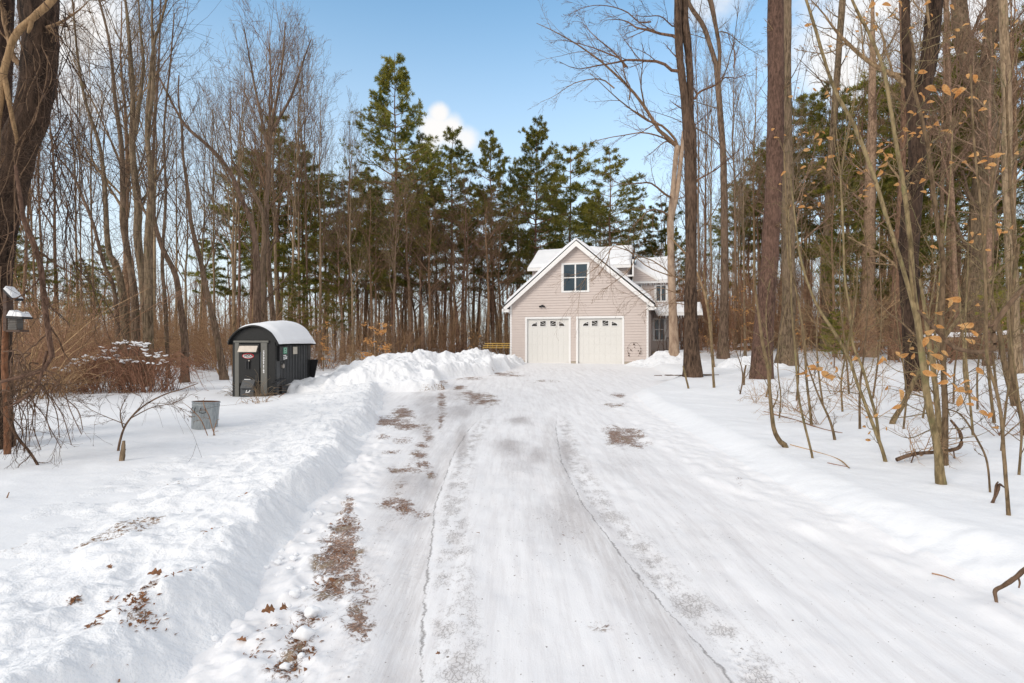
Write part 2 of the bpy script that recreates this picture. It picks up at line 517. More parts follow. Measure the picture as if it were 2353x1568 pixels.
# loose crumbs of snow along the foot of the bank
foot = np.exp(-((GX - XL(GY) - .22) / .22) ** 2) * smooth(13, 9, GY) * lane
GZ = GZ + foot * (.040 * np.maximum(fbm(GX * 5, GY * 4, 3, 34), -.1) + .018 * fbm(GX * 13, GY * 11, 2, 35)) + lane * smooth(5.5, 3, GY) * smooth(-.75, -1.1, GX) * .030 * np.maximum(fbm(GX * 10, GY * 8, 3, 36), -.1)
ny, nx = GX.shape
V = np.stack([GX, GY, GZ], -1).reshape(-1, 3)
dzx = np.gradient(GZ, axis=1) / np.gradient(GX, axis=1); dzy = np.gradient(GZ, axis=0) / np.gradient(GY, axis=0)
NR = np.stack([-dzx, -dzy, np.ones_like(GZ)], -1); NR /= np.linalg.norm(NR, axis=2, keepdims=True); NR = NR.reshape(-1, 3)
idx = np.arange(ny * nx).reshape(ny, nx)
Q = np.stack([idx[:-1, :-1], idx[:-1, 1:], idx[1:, 1:], idx[1:, :-1]], -1)
cx = (GX[:-1, :-1] + GX[1:, 1:]) / 2; cy = (GY[:-1, :-1] + GY[1:, 1:]) / 2
inlane = (cx > XL(np.minimum(cy, 29)) - .05) & (cx < XR(np.minimum(cy, 29)) + .05) & (cy < 30.5)


def sheet(name, mask, mat, attrs=None):
    q = Q[mask].reshape(-1, 4)
    u, inv = np.unique(q, return_inverse=True)
    me = mesh(name, V[u], [inv.reshape(-1, 4)], mat, True, None, NR[u])
    for k, a in (attrs or {}).items():
        at_ = me.attributes.new(k, 'FLOAT', 'POINT')
        at_.data.foreach_set('value', a.reshape(-1)[u].astype(np.float32))
    return link(name, me)


def driveway_mat():
    m, nt, b = new_mat('driveway_packed_snow')
    A = lambda n: (lambda q: (setattr(q, 'attribute_name', n), q.outputs['Fac'])[1])(nt.nodes.new('ShaderNodeAttribute'))
    c, h = snow_core(nt, b, (.83, .825, .84))
    clean0 = c
    # streaks drawn out along the lane by plough and tyres
    st = noise(nt, worldpos(nt, (6, .45, 1)), 1.6, 7, .68)
    c = mixc(nt, mapr(nt, st, .42, .66, 0, .55), c, (.68, .66, .67))
    st2 = noise(nt, worldpos(nt, (22, 1.5, 1)), 1.2, 5, .75)
    wt = A('wet')
    c = mixc(nt, math_(nt, 'MULTIPLY', mapr(nt, math_(nt, 'ADD', wt, math_(nt, 'MULTIPLY', st2, .6)), .36, 1.05), .78), c, (.47, .44, .44))
    fine = noise(nt, worldpos(nt, (1, .75, 1)), 40, 6, .78, 1.1)
    patch = noise(nt, worldpos(nt, (1.6, .7, 1)), 2.4, 5, .7)
    # fine gritty scuffs wherever the snow is thin
    grit = mapr(nt, math_(nt, 'ADD', math_(nt, 'ADD', math_(nt, 'MULTIPLY', wt, .15), math_(nt, 'MULTIPLY', patch, .22)), fine), .73, .83, 0, .8)
    c = mixc(nt, grit, c, (.27, .235, .22))
    sp = noise(nt, worldpos(nt), 34, 2, .5)
    c = mixc(nt, mapr(nt, sp, .725, .75, 0, .85), c, (.13, .09, .07))
    fade = A('track')
    wob = noise(nt, worldpos(nt), 5.5, 7, .8)
    brk = noise(nt, worldpos(nt), 2.6, 5, .7)
    for nm in ('tl', 'tr'):
        lat = math_(nt, 'ADD', A(nm), math_(nt, 'MULTIPLY', math_(nt, 'SUBTRACT', wob, .5), .12))
        wd = math_(nt, 'MULTIPLY', mapr(nt, brk, .35, .65), .016)
        line = math_(nt, 'SUBTRACT', 1.0, math_(nt, 'MINIMUM', math_(nt, 'DIVIDE', math_(nt, 'ABSOLUTE', lat), math_(nt, 'ADD', wd, .002)), 1.0))
        line = math_(nt, 'MULTIPLY', math_(nt, 'MULTIPLY', line, mapr(nt, brk, .30, .50)), fade)
        c = mixc(nt, math_(nt, 'MULTIPLY', line, .8), c, (.13, .115, .11))
        edge = math_(nt, 'MULTIPLY', math_(nt, 'MULTIPLY', mapr(nt, lat, -.34, -.14), mapr(nt, lat, .02, -.03)), fade)
        c = mixc(nt, math_(nt, 'MULTIPLY', edge, mapr(nt, st2, .3, .7, .15, .62)), c, (.52, .49, .485))
        band = math_(nt, 'MULTIPLY', mapr(nt, lat, .03, .12), mapr(nt, lat, .40, .22))
        vor = nt.nodes.new('ShaderNodeTexVoronoi'); vor.feature = 'DISTANCE_TO_EDGE'; vor.inputs['Scale'].default_value = 34
        wv = nt.nodes.new('ShaderNodeVectorMath'); wv.operation = 'ADD'
        nz = nt.nodes.new('ShaderNodeTexNoise'); nz.inputs['Scale'].default_value = 14; nt.links.new(worldpos(nt), nz.inputs['Vector'])
        sc_ = nt.nodes.new('ShaderNodeVectorMath'); sc_.operation = 'SCALE'; sc_.inputs['Scale'].default_value = .09; nt.links.new(nz.outputs['Color'], sc_.inputs[0])
        nt.links.new(worldpos(nt, (1.3, .8, 1)), wv.inputs[0]); nt.links.new(sc_.outputs[0], wv.inputs[1]); nt.links.new(wv.outputs[0], vor.inputs['Vector'])
        crack = mapr(nt, vor.outputs[0], .02, .13, 1, 0)
        pt = mapr(nt, noise(nt, worldpos(nt, (1, .6, 1)), 6, 5, .75), .44, .60)
        bf = math_(nt, 'MULTIPLY', math_(nt, 'MULTIPLY', band, fade), math_(nt, 'MULTIPLY', pt, crack))
        c = mixc(nt, math_(nt, 'MULTIPLY', bf, .75), c, (.20, .18, .175))
        gray = math_(nt, 'MULTIPLY', math_(nt, 'MULTIPLY', band, fade), pt)
        c = mixc(nt, math_(nt, 'MULTIPLY', gray, .42), c, (.48, .45, .44))
    cl_ = A('clean')
    c = mixc(nt, cl_, c, clean0)
    d = A('dirt')
    nn = noise(nt, worldpos(nt, (1, .8, 1)), 17, 7, .82, 1.2)
    nl = noise(nt, worldpos(nt, (1, .8, 1)), 4.5, 3, .6)
    df = mapr(nt, math_(nt, 'ADD', math_(nt, 'ADD', math_(nt, 'MULTIPLY', d, .40), math_(nt, 'MULTIPLY', nl, .55)), nn), .86, .95)
    df = math_(nt, 'MULTIPLY', df, mapr(nt, d, .02, .16))
    df = math_(nt, 'MULTIPLY', df, mapr(nt, noise(nt, worldpos(nt, (1, .8, 1)), 34, 4, .8, 1.5), .36, .47))
    dc = mixc(nt, mapr(nt, noise(nt, worldpos(nt), 48, 4, .75), .36, .64), (.060, .026, .012), (.29, .145, .072))
    dc = mixc(nt, mapr(nt, nl, .55, .7, 0, .5), dc, (.20, .15, .06))
    c = mixc(nt, math_(nt, 'MULTIPLY', df, .92), c, dc)
    nt.links.new(c, b.inputs['Base Color'])
    hh = math_(nt, 'SUBTRACT', math_(nt, 'ADD', math_(nt, 'MULTIPLY', fine, .5), math_(nt, 'MULTIPLY', st2, .4)), math_(nt, 'MULTIPLY', df, .6))
    bump(nt, b, hh, .35, .02)
    nt.links.new(mapr(nt, wt, 0, 1, .65, .40, False), b.inputs['Roughness'])
    return m


M['driveway'] = driveway_mat()
o = sheet('snow_ground', ~inlane, M['snow']); tag(o, 'smooth snow covering the ground on both sides of the lane', 'ground', kind='structure')
o = sheet('driveway', inlane, M['driveway'], dict(dirt=np.clip(dirt, 0, 1), wet=np.clip(wet, 0, 1), tl=tl, tr=tr, track=tf, clean=clean))
tag(o, 'packed snow driveway with tyre tracks and brown dirt patches', 'driveway', kind='structure')


def grid_mesh(name, P, mat, attrs=None):
    a, b_, _ = P.shape
    i = np.arange(a * b_).reshape(a, b_)
    q = np.stack([i[:-1, :-1], i[:-1, 1:], i[1:, 1:], i[1:, :-1]], -1).reshape(-1, 4)
    e1 = P[1, 1] - P[0, 0]
    if np.cross(P[0, 1] - P[0, 0], P[1, 0] - P[0, 0])[2] < 0: q = q[:, ::-1]
    me = mesh(name, P.reshape(-1, 3), [q], mat)
    for k, v in (attrs or {}).items():
        at_ = me.attributes.new(k, 'FLOAT', 'POINT'); at_.data.foreach_set('value', v.reshape(-1).astype(np.float32))
    return link(name, me)


def lumps(X, Y, s=1.0):
    r = np.abs(fbm(X * 2.1, Y * 2.1, 3, 40))
    return s * (.06 * fbm(X * 2.2, Y * 2.2, 3, 41) + .05 * (.5 - r) + .030 * np.maximum(fbm(X * 6, Y * 6, 3, 43), -.25) + .008 * fbm(X * 20, Y * 20, 2, 44))


# the ridge thrown up by the plough along the left edge
S = np.geomspace(.75, 17.6, 760)[:, None]
T = np.concatenate([np.linspace(-.12, 1.0, 120), np.linspace(1.0, 3.4, 90)[1:]])[None]
wob = .10 * fbm(S * 1.1, 0 * S, 3, 50)
Tw = T + wob * np.exp(-((T - .2) / .5) ** 2)
bx = XL(S) - T + 0 * S; by = S + 0 * T
hgt = (.24 + .03 * smooth(2.5, 5.5, S) + .03 * np.sin(S * 1.3) + .02 * smooth(7, 16, S))
face = .42 + .12 * vnoise(S * .9, 0 * S, 52)
hb = hgt * np.where(Tw < face, smooth(-.02, 1.0, Tw / face) ** .8, 1 - .93 * smooth(0, 1, (Tw - face) / (2.3 - face)) ** .8)
flute = .045 * vnoise(S * 5.5 + 2 * T, T * .6, 55) * np.exp(-((Tw - .26) / .20) ** 2)
env = smooth(-.10, .18, T) * smooth(3.2, 1.4, T)
furrow = .06 * np.exp(-((T - .02 - .06 * vnoise(S * 1.5, 0 * S, 57)) / .07) ** 2) * (.7 + .6 * vnoise(S * 3, 0 * S, 58))
bz = ground(bx, by) + hb + flute + env * lumps(bx, by, .78) + furrow * .5 - .02 - .06 * smooth(2.6, 3.4, T) - .05 * smooth(-.02, -.12, T)
bd = np.zeros_like(bz)
for (x, y, rx, a) in [(320, 1390, 40, .95), (345, 1345, 30, .7), (215, 1415, 30, .6), (170, 1330, 26, .7), (300, 1335, 24, .7), (240, 1370, 20, .6), (400, 1440, 26, .5), (430, 1470, 20, .5), (700, 1210, 40, .35), (520, 1170, 20, .4), (560, 1130, 20, .4)]:
    P = at(x, y, 1.65 * .84 * FOC / (y - CY))
    s_ = rx / FOC * P[1]
    bd = np.maximum(bd, a * np.exp(-(((bx - P[0]) / s_) ** 2 + ((by - P[1]) / s_) ** 2)))
bd = np.maximum(bd, .82 * smooth(.45, .9, fbm(bx * 1.7, by * 1.7, 3, 47)) * smooth(9, 5, by) * smooth(.1, .4, T))
o = grid_mesh('snow_bank', np.stack([bx, by, bz], -1), M['snow_lumpy'], dict(dirt=bd))
tag(o, 'long ridge of ploughed snow along the driveway edge, below the boiler', 'snow bank')

# the heap pushed up beside the garage
A0 = np.array([-4.3, 16.4]); A1 = np.array([.3, 29.2])
ax = (A1 - A0) / np.linalg.norm(A1 - A0); an = np.array([-ax[1], ax[0]])
LL = np.linalg.norm(A1 - A0)
U = np.linspace(-.9, LL + .3, 520)[:, None]; W = np.concatenate([np.linspace(-2.7, 1.2, 230), np.linspace(1.2, 6.0, 70)[1:]])[None]
px_ = A0[0] + ax[0] * U + an[0] * W; py_ = A0[1] + ax[1] * U + an[1] * W
un = U / LL
front = np.interp(U, [-.9, -.3, 0, .5, 1.1, 1.6, 2.6, 4, 5, 6.2, 6.9, 8, 8.7, 9.6, 12, 13.6], [.2, -.25, -.6, -1.5, -2.0, -1.5, -.55, -.6, -1.1, -1.75, -1.35, -1.1, -1.55, -1.1, -.7, -.5])
Ww = W - front + .16 * vnoise(px_ * 1.1, py_ * 1.1, 60) + .10 * vnoise(px_ * 2.6, py_ * 2.6, 61)
crest = np.interp(un, [-.1, -.03, .02, .12, .3, .42, .52, .62, .78, .92, 1.05], [.05, .25, .50, .80, 1.02, .98, .82, .84, .92, .82, .45])
low = .50 + .12 * vnoise(U * .8, 0 * U, 67)
prof = low * smooth(-.05, .38, Ww) ** .8 + (1 - low) * smooth(.75, 1.75, Ww + .35 * vnoise(px_ * .8, py_ * .8, 66)) - .75 * smooth(2.0, 5.4, Ww)
lip = .10 * np.exp(-((Ww - .42) / .16) ** 2) * (vnoise(U * 1.3, 0 * U, 68) > -.2)
pz = ground(px_, py_) + crest * prof + lip * smooth(-.1, 0, un) + smooth(-.1, .4, Ww) * smooth(6, 3, W) * (lumps(px_ * .8, py_ * .8, 1.7) + .11 * fbm(px_ * .9, py_ * .9, 2, 63)) - .03 - .15 * smooth(4.8, 6, W) - .14 * smooth(-.02, -.35, Ww) - .35 * smooth(-.04, -.08, un)
pd = np.zeros_like(pz)
for (u, w, s_, a) in [(.085, .05, .5, 1.0), (.05, .02, .35, .8), (.12, .04, .3, .9), (.40, .75, .35, .8), (.46, .5, .3, .6), (.50, .06, .35, .9), (.30, .3, .6, .35), (.75, .2, .6, .3)]:
    pd = np.maximum(pd, a * np.exp(-(((un - u) * LL / s_) ** 2 + ((Ww - w) / .28) ** 2)))
o = grid_mesh('snow_heap', np.stack([px_, py_, pz], -1), M['snow_lumpy'], dict(dirt=pd))
tag(o, 'tall lumpy heap of ploughed snow left of the garage', 'snow heap')


def small_heap(label, cx_, cy_, rx, ry, h, seed):
    u = np.linspace(-1.15, 1.15, 90)
    a, b_ = np.meshgrid(u, u)
    X = cx_ + a * rx; Y = cy_ + b_ * ry
    r = np.sqrt(a * a + b_ * b_) + .15 * vnoise(a * 2, b_ * 2, seed)
    z = ground(X, Y) + h * (smooth(1.05, .1, r)) + smooth(1.0, .6, r) * lumps(X, Y, 1.6) - .03 - .05 * smooth(.95, 1.1, r)
    o = grid_mesh('snow_heap', np.stack([X, Y, z], -1), M['snow_lumpy'], dict(dirt=.5 * np.exp(-((a + .1) ** 2 + (b_ + .7) ** 2) * 9)))
    tag(o, label, 'snow heap')


small_heap('low snow heap between the garage corner and the dark forked tree', 7.7, 26.6, 2.2, 1.5, .52, 71)
small_heap('low rounded snow heap right of the dark forked tree', 9.9, 22.8, 1.8, .9, .35, 72)
# ------------------------------------------------------------------ the house
M['siding'] = plain('siding_pink', (.585, .505, .468), .55, var=.05, scale=1.5)
M['white'] = plain('white_trim', (.80, .79, .78), .45, var=.03)
M['door'] = plain('garage_door_paint', (.70, .685, .655), .5, var=.03, scale=1.0)
M['glass'] = plain('window_glass', (.018, .04, .058), .06, var=.3, scale=.6, spec=.7)
M['lite'] = plain('door_lite_glass', (.025, .022, .02), .12, var=.3, scale=.6, spec=.5)
M['porchwood'] = plain('porch_wood', (.46, .37, .25), .7, var=.25)
M['darkwood'] = plain('dark_timber', (.085, .05, .035), .7, var=.3)
M['black'] = plain('black_metal', (.018, .018, .02), .45, var=.3)
M['shingle'] = plain('shingle', (.10, .09, .09), .9, var=.3, scale=20)
M['concrete'] = plain('foundation', (.42, .36, .29), .9, var=.2)
M['ice'] = plain('ice', (.75, .78, .82), .15, var=.05, spec=.8)
HO = np.array([3.54, 29.7]); PHI = math.radians(16)
HZ = .486
house = empty('garage_house', (HO[0], HO[1], HZ), -PHI, 'pink sided house with gabled two-door garage and snowy roofs', 'house')


def hp(zx, zy, ly):
    """close-up pixel of the house -> local (x, z) on the plane y = ly of the house"""
    xd = 1111.9 + .2326 * zx; yd = 513.2 + .2326 * zy
    k = (xd - CX) / FOC
    s, c = math.sin(PHI), math.cos(PHI)
    # world = HO + lx*(c,-s) + ly*(s,c);  X = k*Y
    lx = (k * (HO[1] + ly * c) - HO[0] - ly * s) / (c + k * s)
    Y = HO[1] - lx * s + ly * c
    return lx, CAMZ - (yd - CY) / FOC * Y - HZ


def clap(name, x_at, z0, z1, holes, y, course=.145, parent=house, mat=None):
    """lapped siding boards on the plane y, as real overlapping strips; x_at(z) -> (left,right)"""
    mb = MB()
    z = z0
    while z < z1 - .01:
        zt = min(z + course, z1)
        l0, r0 = x_at(z); l1, r1 = x_at(zt)
        segs = [(l0, r0, l1, r1)]
        for (hx0, hx1, hz0, hz1) in holes:
            if zt > hz0 + .02 and z < hz1 - .02:
                ns = []
                for (a, b_, a1, b1) in segs:
                    if hx0 > a: ns.append((a, min(b_, hx0), a1, min(b1, hx0)))
                    if hx1 < b_: ns.append((max(a, hx1), b_, max(a1, hx1), b1))
                segs = ns
        for (a, b_, a1, b1) in segs:
            if b_ - a < .02: continue
            Vv = [(a, y - .039, z), (b_, y - .039, z), (b1, y - .003, zt + .012), (a1, y - .003, zt + .012), (a, y, z), (b_, y, z)]
            mb.add(Vv, [(0, 1, 2, 3), (0, 4, 5, 1)])
        z = zt
    return mb.build(name, mat or M['siding'], parent)


W_, EZ, AZ, DEP = 3.76, 3.25, 6.46, 8.0
SL = (AZ - EZ) / W_
doors = [(-2.80, -.44), (.07, 2.43)]
DH = 2.42
gxL, gxR, gzB, gzT = -.84, .68, 3.85, 5.46
holes = [(a, b_, -1, DH) for a, b_ in doors] + [(gxL, gxR, gzB, gzT)]
clap('front_siding', lambda z: (-W_ if z < EZ else -(AZ - z) / SL, W_ if z < EZ else (AZ - z) / SL), .10, AZ - .05, holes, 0)
side = MB(); side.box(-W_, -W_ + .1, .02, DEP, 0, EZ); side.box(W_ - .1, W_, .02, DEP, 0, EZ)
side.prism_y([(-W_, EZ), (W_, EZ), (0, AZ)], DEP - .1, DEP)
side.build('side_wall', M['siding'], house)
for xa, xb in ((-W_ - .01, doors[0][0]), (doors[0][1], doors[1][0]), (doors[1][1], W_ + .01)):
    MB().box(xa, xb, -.01, .12, -.6, .10).build('foundation', M['concrete'], house)
MB().box(-W_ - .03, -W_ + .07, -.035, .05, .1, EZ - .05).build('corner_trim', M['white'], house)
MB().box(W_ - .07, W_ + .03, -.035, .05, .1, EZ - .05).build('corner_trim', M['white'], house)

for sgn in (-1, 1):
    OV = .33
    e = (sgn * (W_ + OV), EZ - OV * SL)
    nx_, nz_ = SL / math.hypot(1, SL) * sgn, 1 / math.hypot(1, SL)
    rf = MB().prism_y([(0, AZ), e, (e[0] + nx_ * .12, e[1] + nz_ * .12), (0, AZ + .12 / nz_)], -.28, DEP + .2).build('roof', M['shingle'], house)
    rk = MB()
    rk.prism_y([(0, AZ - .14), (e[0], e[1] - .14), (e[0], e[1] + .11), (0, AZ + .16)], -.31, -.285)
    rk.prism_y([(0, AZ - .03), (e[0], e[1] - .03), (e[0], e[1] - .005), (0, AZ - .005)], -.285, -.01)
    rk.box(min(e[0], e[0] + sgn * .10), max(e[0], e[0] + sgn * .10), -.30, DEP, e[1] - .12, e[1] + .02)
    rk.box(*sorted((sgn * (W_ + .03), e[0])), -.31, -.02, e[1] - .16, e[1] + .0)
    rk.build('rake_trim', M['white'], house)
    # the snow lying on this slope
    n = 60; m_ = 70
    a = np.linspace(0, 1, n)[:, None]; b_ = np.linspace(-.25, DEP + .2, m_)[None]
    X = sgn * (W_ + OV + .05) * a + 0 * b_; Yy = b_ + 0 * a
    edge = smooth(-.25, -.1, Yy) * smooth(1.0, .93, a) * (.6 + .4 * smooth(0, .1, a) + 0 * a)
    th = .05 + edge * (.17 + .04 * fbm(X * 1.5, Yy * 1.2, 3, 80 + sgn))
    Z = AZ - np.abs(X) * SL + .13 / nz_ + th * (1.2)
    grid_mesh('snow_cover', np.stack([X, Yy, Z], -1), M['snow_roof']).parent = rf

for (a, b_) in doors:
    d = MB(); 
    rows = 5; cols = 8
    d.box(a, b_, .075, .11, -.05, DH)
    gd = d
    for r in range(4):
        for q in range(cols):
            x0 = a + (b_ - a) * q / cols + .018; x1 = a + (b_ - a) * (q + 1) / cols - .018
            z0 = .02 + r * .475; gd.box(x0, x1, .066, .0745, z0 + .03, z0 + .455)
    for k in range(1, 5):
        pass
    dob = gd.build('garage_door', M['door'], house)
    sm = MB()
    for k in range(1, 5): sm.box(a, b_, .0625, .0655, k * .478 - .004, k * .478 + .004)
    cxm = (a + b_) / 2; z0 = 2.02
    lites = [(-.92, -.63), (-.44, -.13), (.13, .44), (.63, .92)]
    for i, (l0, l1) in enumerate(lites):
        xs_ = np.linspace(l0, l1, 9)
        top = z0 + .285 * np.sqrt(np.clip(1 - (xs_ / .935) ** 2, .0, 1))
        frame = [(cxm + l0 - .035, z0 - .03)] + [(cxm + l1 + .035, z0 - .03)] + [(cxm + (x if 0 < k < 8 else x + (.035 if k == 8 else -.035)), t + .035) for k, (x, t) in reversed(list(enumerate(zip(xs_, top))))]
        fo = MB().prism_y(frame, .050, .062).build('window_lite', M['white'], dob)
        pane = [(cxm + l0, z0), (cxm + l1, z0)] + [(cxm + x, t) for x, t in reversed(list(zip(xs_, top)))]
        MB().prism_y(pane, .046, .0495).build('pane', M['lite'], fo)
        bars = MB()
        for sl in ((.33, .75) if i in (1, 2) else (.20,)):
            s_ = -1 if i < 2 else 1
            inner = .13 if i in (1, 2) else .63
            x0 = s_ * inner; zz0 = z0 + .002; 
            # ray from the centre of the fan
            pts = []
            for t in np.linspace(0, 1, 12):
                x = s_ * (inner + t * .31); z = z0 + (inner + t * .31) * sl * .95
                if z > z0 + .285 * math.sqrt(max(0, 1 - (x / .935) ** 2)) or abs(x) > (.44 if i in (1, 2) else .92): break
                pts.append((cxm + x, z))
            if len(pts) > 1:
                (xa, za), (xb, zb) = pts[0], pts[-1]
                bars.prism_y([(xa, za - .009), (xb, zb - .009), (xb, zb + .009), (xa, za + .009)], .040, .0455)
        if bars.v: bars.build('muntin', M['white'], fo)
    t = MB(); t.box(a - .11, a, -.045, .11, -.1, DH + .11); t.box(b_, b_ + .11, -.045, .11, -.1, DH + .11); t.box(a, b_, -.045, .11, DH, DH + .11)
    t.build('door_trim', M['white'], house)


def window(x0, x1, z0, z1, y, parent, cols=2, rows=2, fw=.07, tw=.09, icicle=False):
    f = MB()
    f.box(x0 - tw, x1 + tw, y - .05, y + .02, z1, z1 + tw); f.box(x0 - tw, x1 + tw, y - .06, y + .02, z0 - tw, z0)
    f.box(x0 - tw, x0, y - .05, y + .02, z0, z1); f.box(x1, x1 + tw, y - .05, y + .02, z0, z1)
    w = f.build('window', M['white'], parent)
    MB().box(x0, x1, y - .008, y + .004, z0, z1).build('pane', M['glass'], w)
    s_ = MB()
    for c_ in range(1, cols): xm = x0 + (x1 - x0) * c_ / cols; s_.box(xm - fw / 2, xm + fw / 2, y - .035, y - .009, z0, z1)
    for r in range(1, rows): zm = z0 + (z1 - z0) * r / rows; s_.box(x0, x1, y - .028, y - .0095, zm - .025, zm + .025)
    for c_ in range(cols):
        xa = x0 + (x1 - x0) * c_ / cols; xb = x0 + (x1 - x0) * (c_ + 1) / cols
        s_.box(xa + .001, xa + .04, y - .024, y - .0098, z0 + .001, z1 - .001); s_.box(xb - .04, xb - .001, y - .024, y - .0098, z0 + .001, z1 - .001)
    s_.build('sash', M['white'], w)
    return w


window(gxL + .08, gxR - .08, gzB + .09, gzT - .09, 0, house)
fl = MB(); fl.box(-1.98, -1.86, -.06, -.02, 3.08, 3.2); fl.build('flood_light', M['black'], house)
fo = house.children[-1]
for sx in (-.07, .07):
    MB().tube([(-1.92 + sx, -.06, 3.13), (-1.92 + sx * 1.6, -.16, 3.09)], [.035, .06], 10).build('lamp_head', M['black'], fo, True)

# cross block with its dormer roof, behind the garage ridge
LY, RY = 5.2, 8.0
(xe0, ze), (xe1, _z) = hp(478, 432, LY), hp(1450, 425, LY)
(xr0, zr), (xr1, _z) = hp(525, 262, RY), hp(1460, 245, RY)
xl, xr = min(xe0, xr0), max(xe1, xr1)


def slab_roof(name, x0, x1, y0, z0, y1, z1, parent, seed, back=True, thick=.14):
    r = MB().prism_x([(y0, z0), (y1, z1), (y1, z1 + thick), (y0, z0 + thick)], x0, x1)
    if back: r.prism_x([(y1 + .001, z1), (2 * y1 - y0, z0), (2 * y1 - y0, z0 + thick), (y1 + .001, z1 + thick)], x0, x1)
    r = r.build(name, M['shingle'], parent)
    MB().box(x0, x1, y0 - .03, y0 - .002, z0 - .08, z0 + thick - .02).build('fascia', M['white'], r)
    a = np.linspace(0, 1, 50)[:, None]; b_ = np.linspace(x0 + .01, x1 - .01, 60)[None]
    X = b_ + 0 * a; Y = y0 - .05 + (y1 - y0 + .05) * a + 0 * b_
    ed = smooth(0, .06, a) * smooth(0, .12, b_ - x0) * smooth(0, .12, x1 - b_)
    Z = z0 + (z1 - z0) * (Y - y0) / (y1 - y0) + thick + .01 + ed * (.20 + .05 * fbm(X * 1.1, Y * 1.1, 3, seed))
    grid_mesh('snow_cover', np.stack([X, Y, Z], -1), M['snow_roof']).parent = r
    if back:
        grid_mesh('snow_cover', np.stack([X, 2 * y1 - Y, Z], -1), M['snow_roof']).parent = r
    return r


slab_roof('dormer_roof', xl, xr, LY, ze - .16, RY, zr - .30, house, 85)
clap('dormer_siding', lambda z: (xl + .25, xr - .25), 2.9, ze - .14, [], LY + .35)
dw = MB(); dw.box(xl + .26, xr - .26, LY + .37, 2 * RY - LY - .3, 0, ze - .17)
dw.prism_x([(LY + .4, ze - .17), (2 * RY - LY - .4, ze - .17), (RY, zr - .35)], xl + .26, xl + .34)
dw.prism_x([(LY + .4, ze - .17), (2 * RY - LY - .4, ze - .17), (RY, zr - .35)], xr - .34, xr - .26)
dw.build('dormer_wall', M['siding'], house)

# two-storey wing on the right with the porch in front
BY = 7.0
bx0, bx1 = hp(1480, 500, BY)[0], hp(1828, 500, BY)[0]
bze = hp(1740, 570, BY)[1]; bzr = hp(1650, 345, BY + 2.6)[1]
bxo = xr - .2
slab_roof('wing_roof', bx0 - .05, bx1 + .25, BY - .3, bze - .05, BY + 2.6, bzr - .28, house, 88)
wz = [hp(1690, 610, BY), hp(1805, 768, BY)]
pw = [hp(1672, 940, BY), hp(1788, 1152, BY)]
lw = [hp(1492, 605, BY), hp(1556, 690, BY)]
clap('wing_siding', lambda z: (bx0 - .6, bx1), -.2, bze - .02, [(min(wz[0][0], wz[1][0]), wz[1][0], wz[1][1], wz[0][1]), (pw[0][0], pw[1][0], pw[1][1], pw[0][1]), (lw[0][0], lw[1][0], lw[1][1], lw[0][1])], BY)
ww = MB(); ww.box(bx0 - .6, bx1, BY + .03, BY + 5, -.5, bze - .06); ww.prism_x([(BY + .05, bze - .06), (BY + 5, bze - .06), (BY + 2.6, bzr - .3)], bx1 - .09, bx1 - .01)
ww.build('wing_wall', M['siding'], house)
window(wz[0][0] + .04, wz[1][0] - .04, wz[1][1] + .05, wz[0][1] - .05, BY, house, 2, 1)
window(pw[0][0] + .04, pw[1][0] - .04, pw[1][1] + .05, pw[0][1] - .05, BY, house, 2, 2)
window(lw[0][0] + .02, lw[1][0] - .02, lw[1][1] + .02, lw[0][1] - .02, BY, house, 1, 1, tw=.05)
# small gable over the left part of the wing
g0, g1 = hp(1478, 425, BY - .34), hp(1705, 560, BY - .34)
zb_ = bze + .02
clap('gable_siding', lambda z: (bx0 - .05, g0[0] + (g1[0] - g0[0]) * np.clip((g0[1] - z) / (g0[1] - g1[1]), 0, 1)), zb_, g0[1], [], BY - .34)
MB().prism_y([(g0[0] - .02, g0[1]), (g1[0] + .1, g1[1] - .06), (g1[0] + .1, g1[1] + .10), (g0[0] - .02, g0[1] + .16)], BY - .40, BY - .345).build('rake_trim', M['white'], house)
ds = MB(); q0, q1 = hp(1470, 350, LY - .1), hp(1478, 520, LY - .1)
ds.box(q0[0] - .05, q0[0] + .05, LY - .12, LY - .04, q1[1], q0[1]); ds.box(q0[0] - .35, q0[0] - .051, LY - .11, LY - .04, q1[1], q1[1] + .1)
ds.build('downspout', M['white'], house)

# porch
PY = 6.1
p0, p1 = hp(1650, 895, PY), hp(2160, 890, PY)
pr0 = hp(1650, 800, BY)
slab_roof('porch_roof', W_ + .36, p1[0], PY, p0[1] - .02, BY - .03, max(pr0[1] - .25, p0[1] + .25), house, 90, back=False)
fz = hp(1700, 1262, PY)[1]; fz2 = hp(1700, 1292, PY)[1]
dk = MB(); dk.box(W_ + .06, p1[0] - .1, PY - .05, BY - .03, fz2, fz - .03)
dk = dk.build('porch_deck', M['porchwood'], house)
MB().box(W_ + .07, p1[0] - .2, PY + .1, PY + .16, -.5, fz2 - .002).build('skirt', M['black'], dk)
for zx in (1945, 1985, 2080):
    x = hp(zx, 1000, PY + .1)[0]
    MB().box(x - .05, x + .05, PY + .06, PY + .16, fz - .03, p0[1] - .05).build('porch_post', M['darkwood'], house, bevel=.008)
MB().box(W_ + .4, p1[0] - .1, PY + .05, PY + .17, p0[1] - .28, p0[1] - .06).build('porch_beam', M['darkwood'], house)
rl = MB(); ra, rb = hp(1800, 1, PY + .1)[0], p1[0] - .15
rl.box(ra, rb, PY + .10, PY + .15, fz + .82, fz + .88); rl.box(ra, rb, PY + .10, PY + .15, fz + .08, fz + .13)
for x in np.arange(ra, rb, .14): rl.box(x, x + .035, PY + .11, PY + .14, fz + .131, fz + .819)
rl.build('porch_railing', M['darkwood'], house)
st = MB()
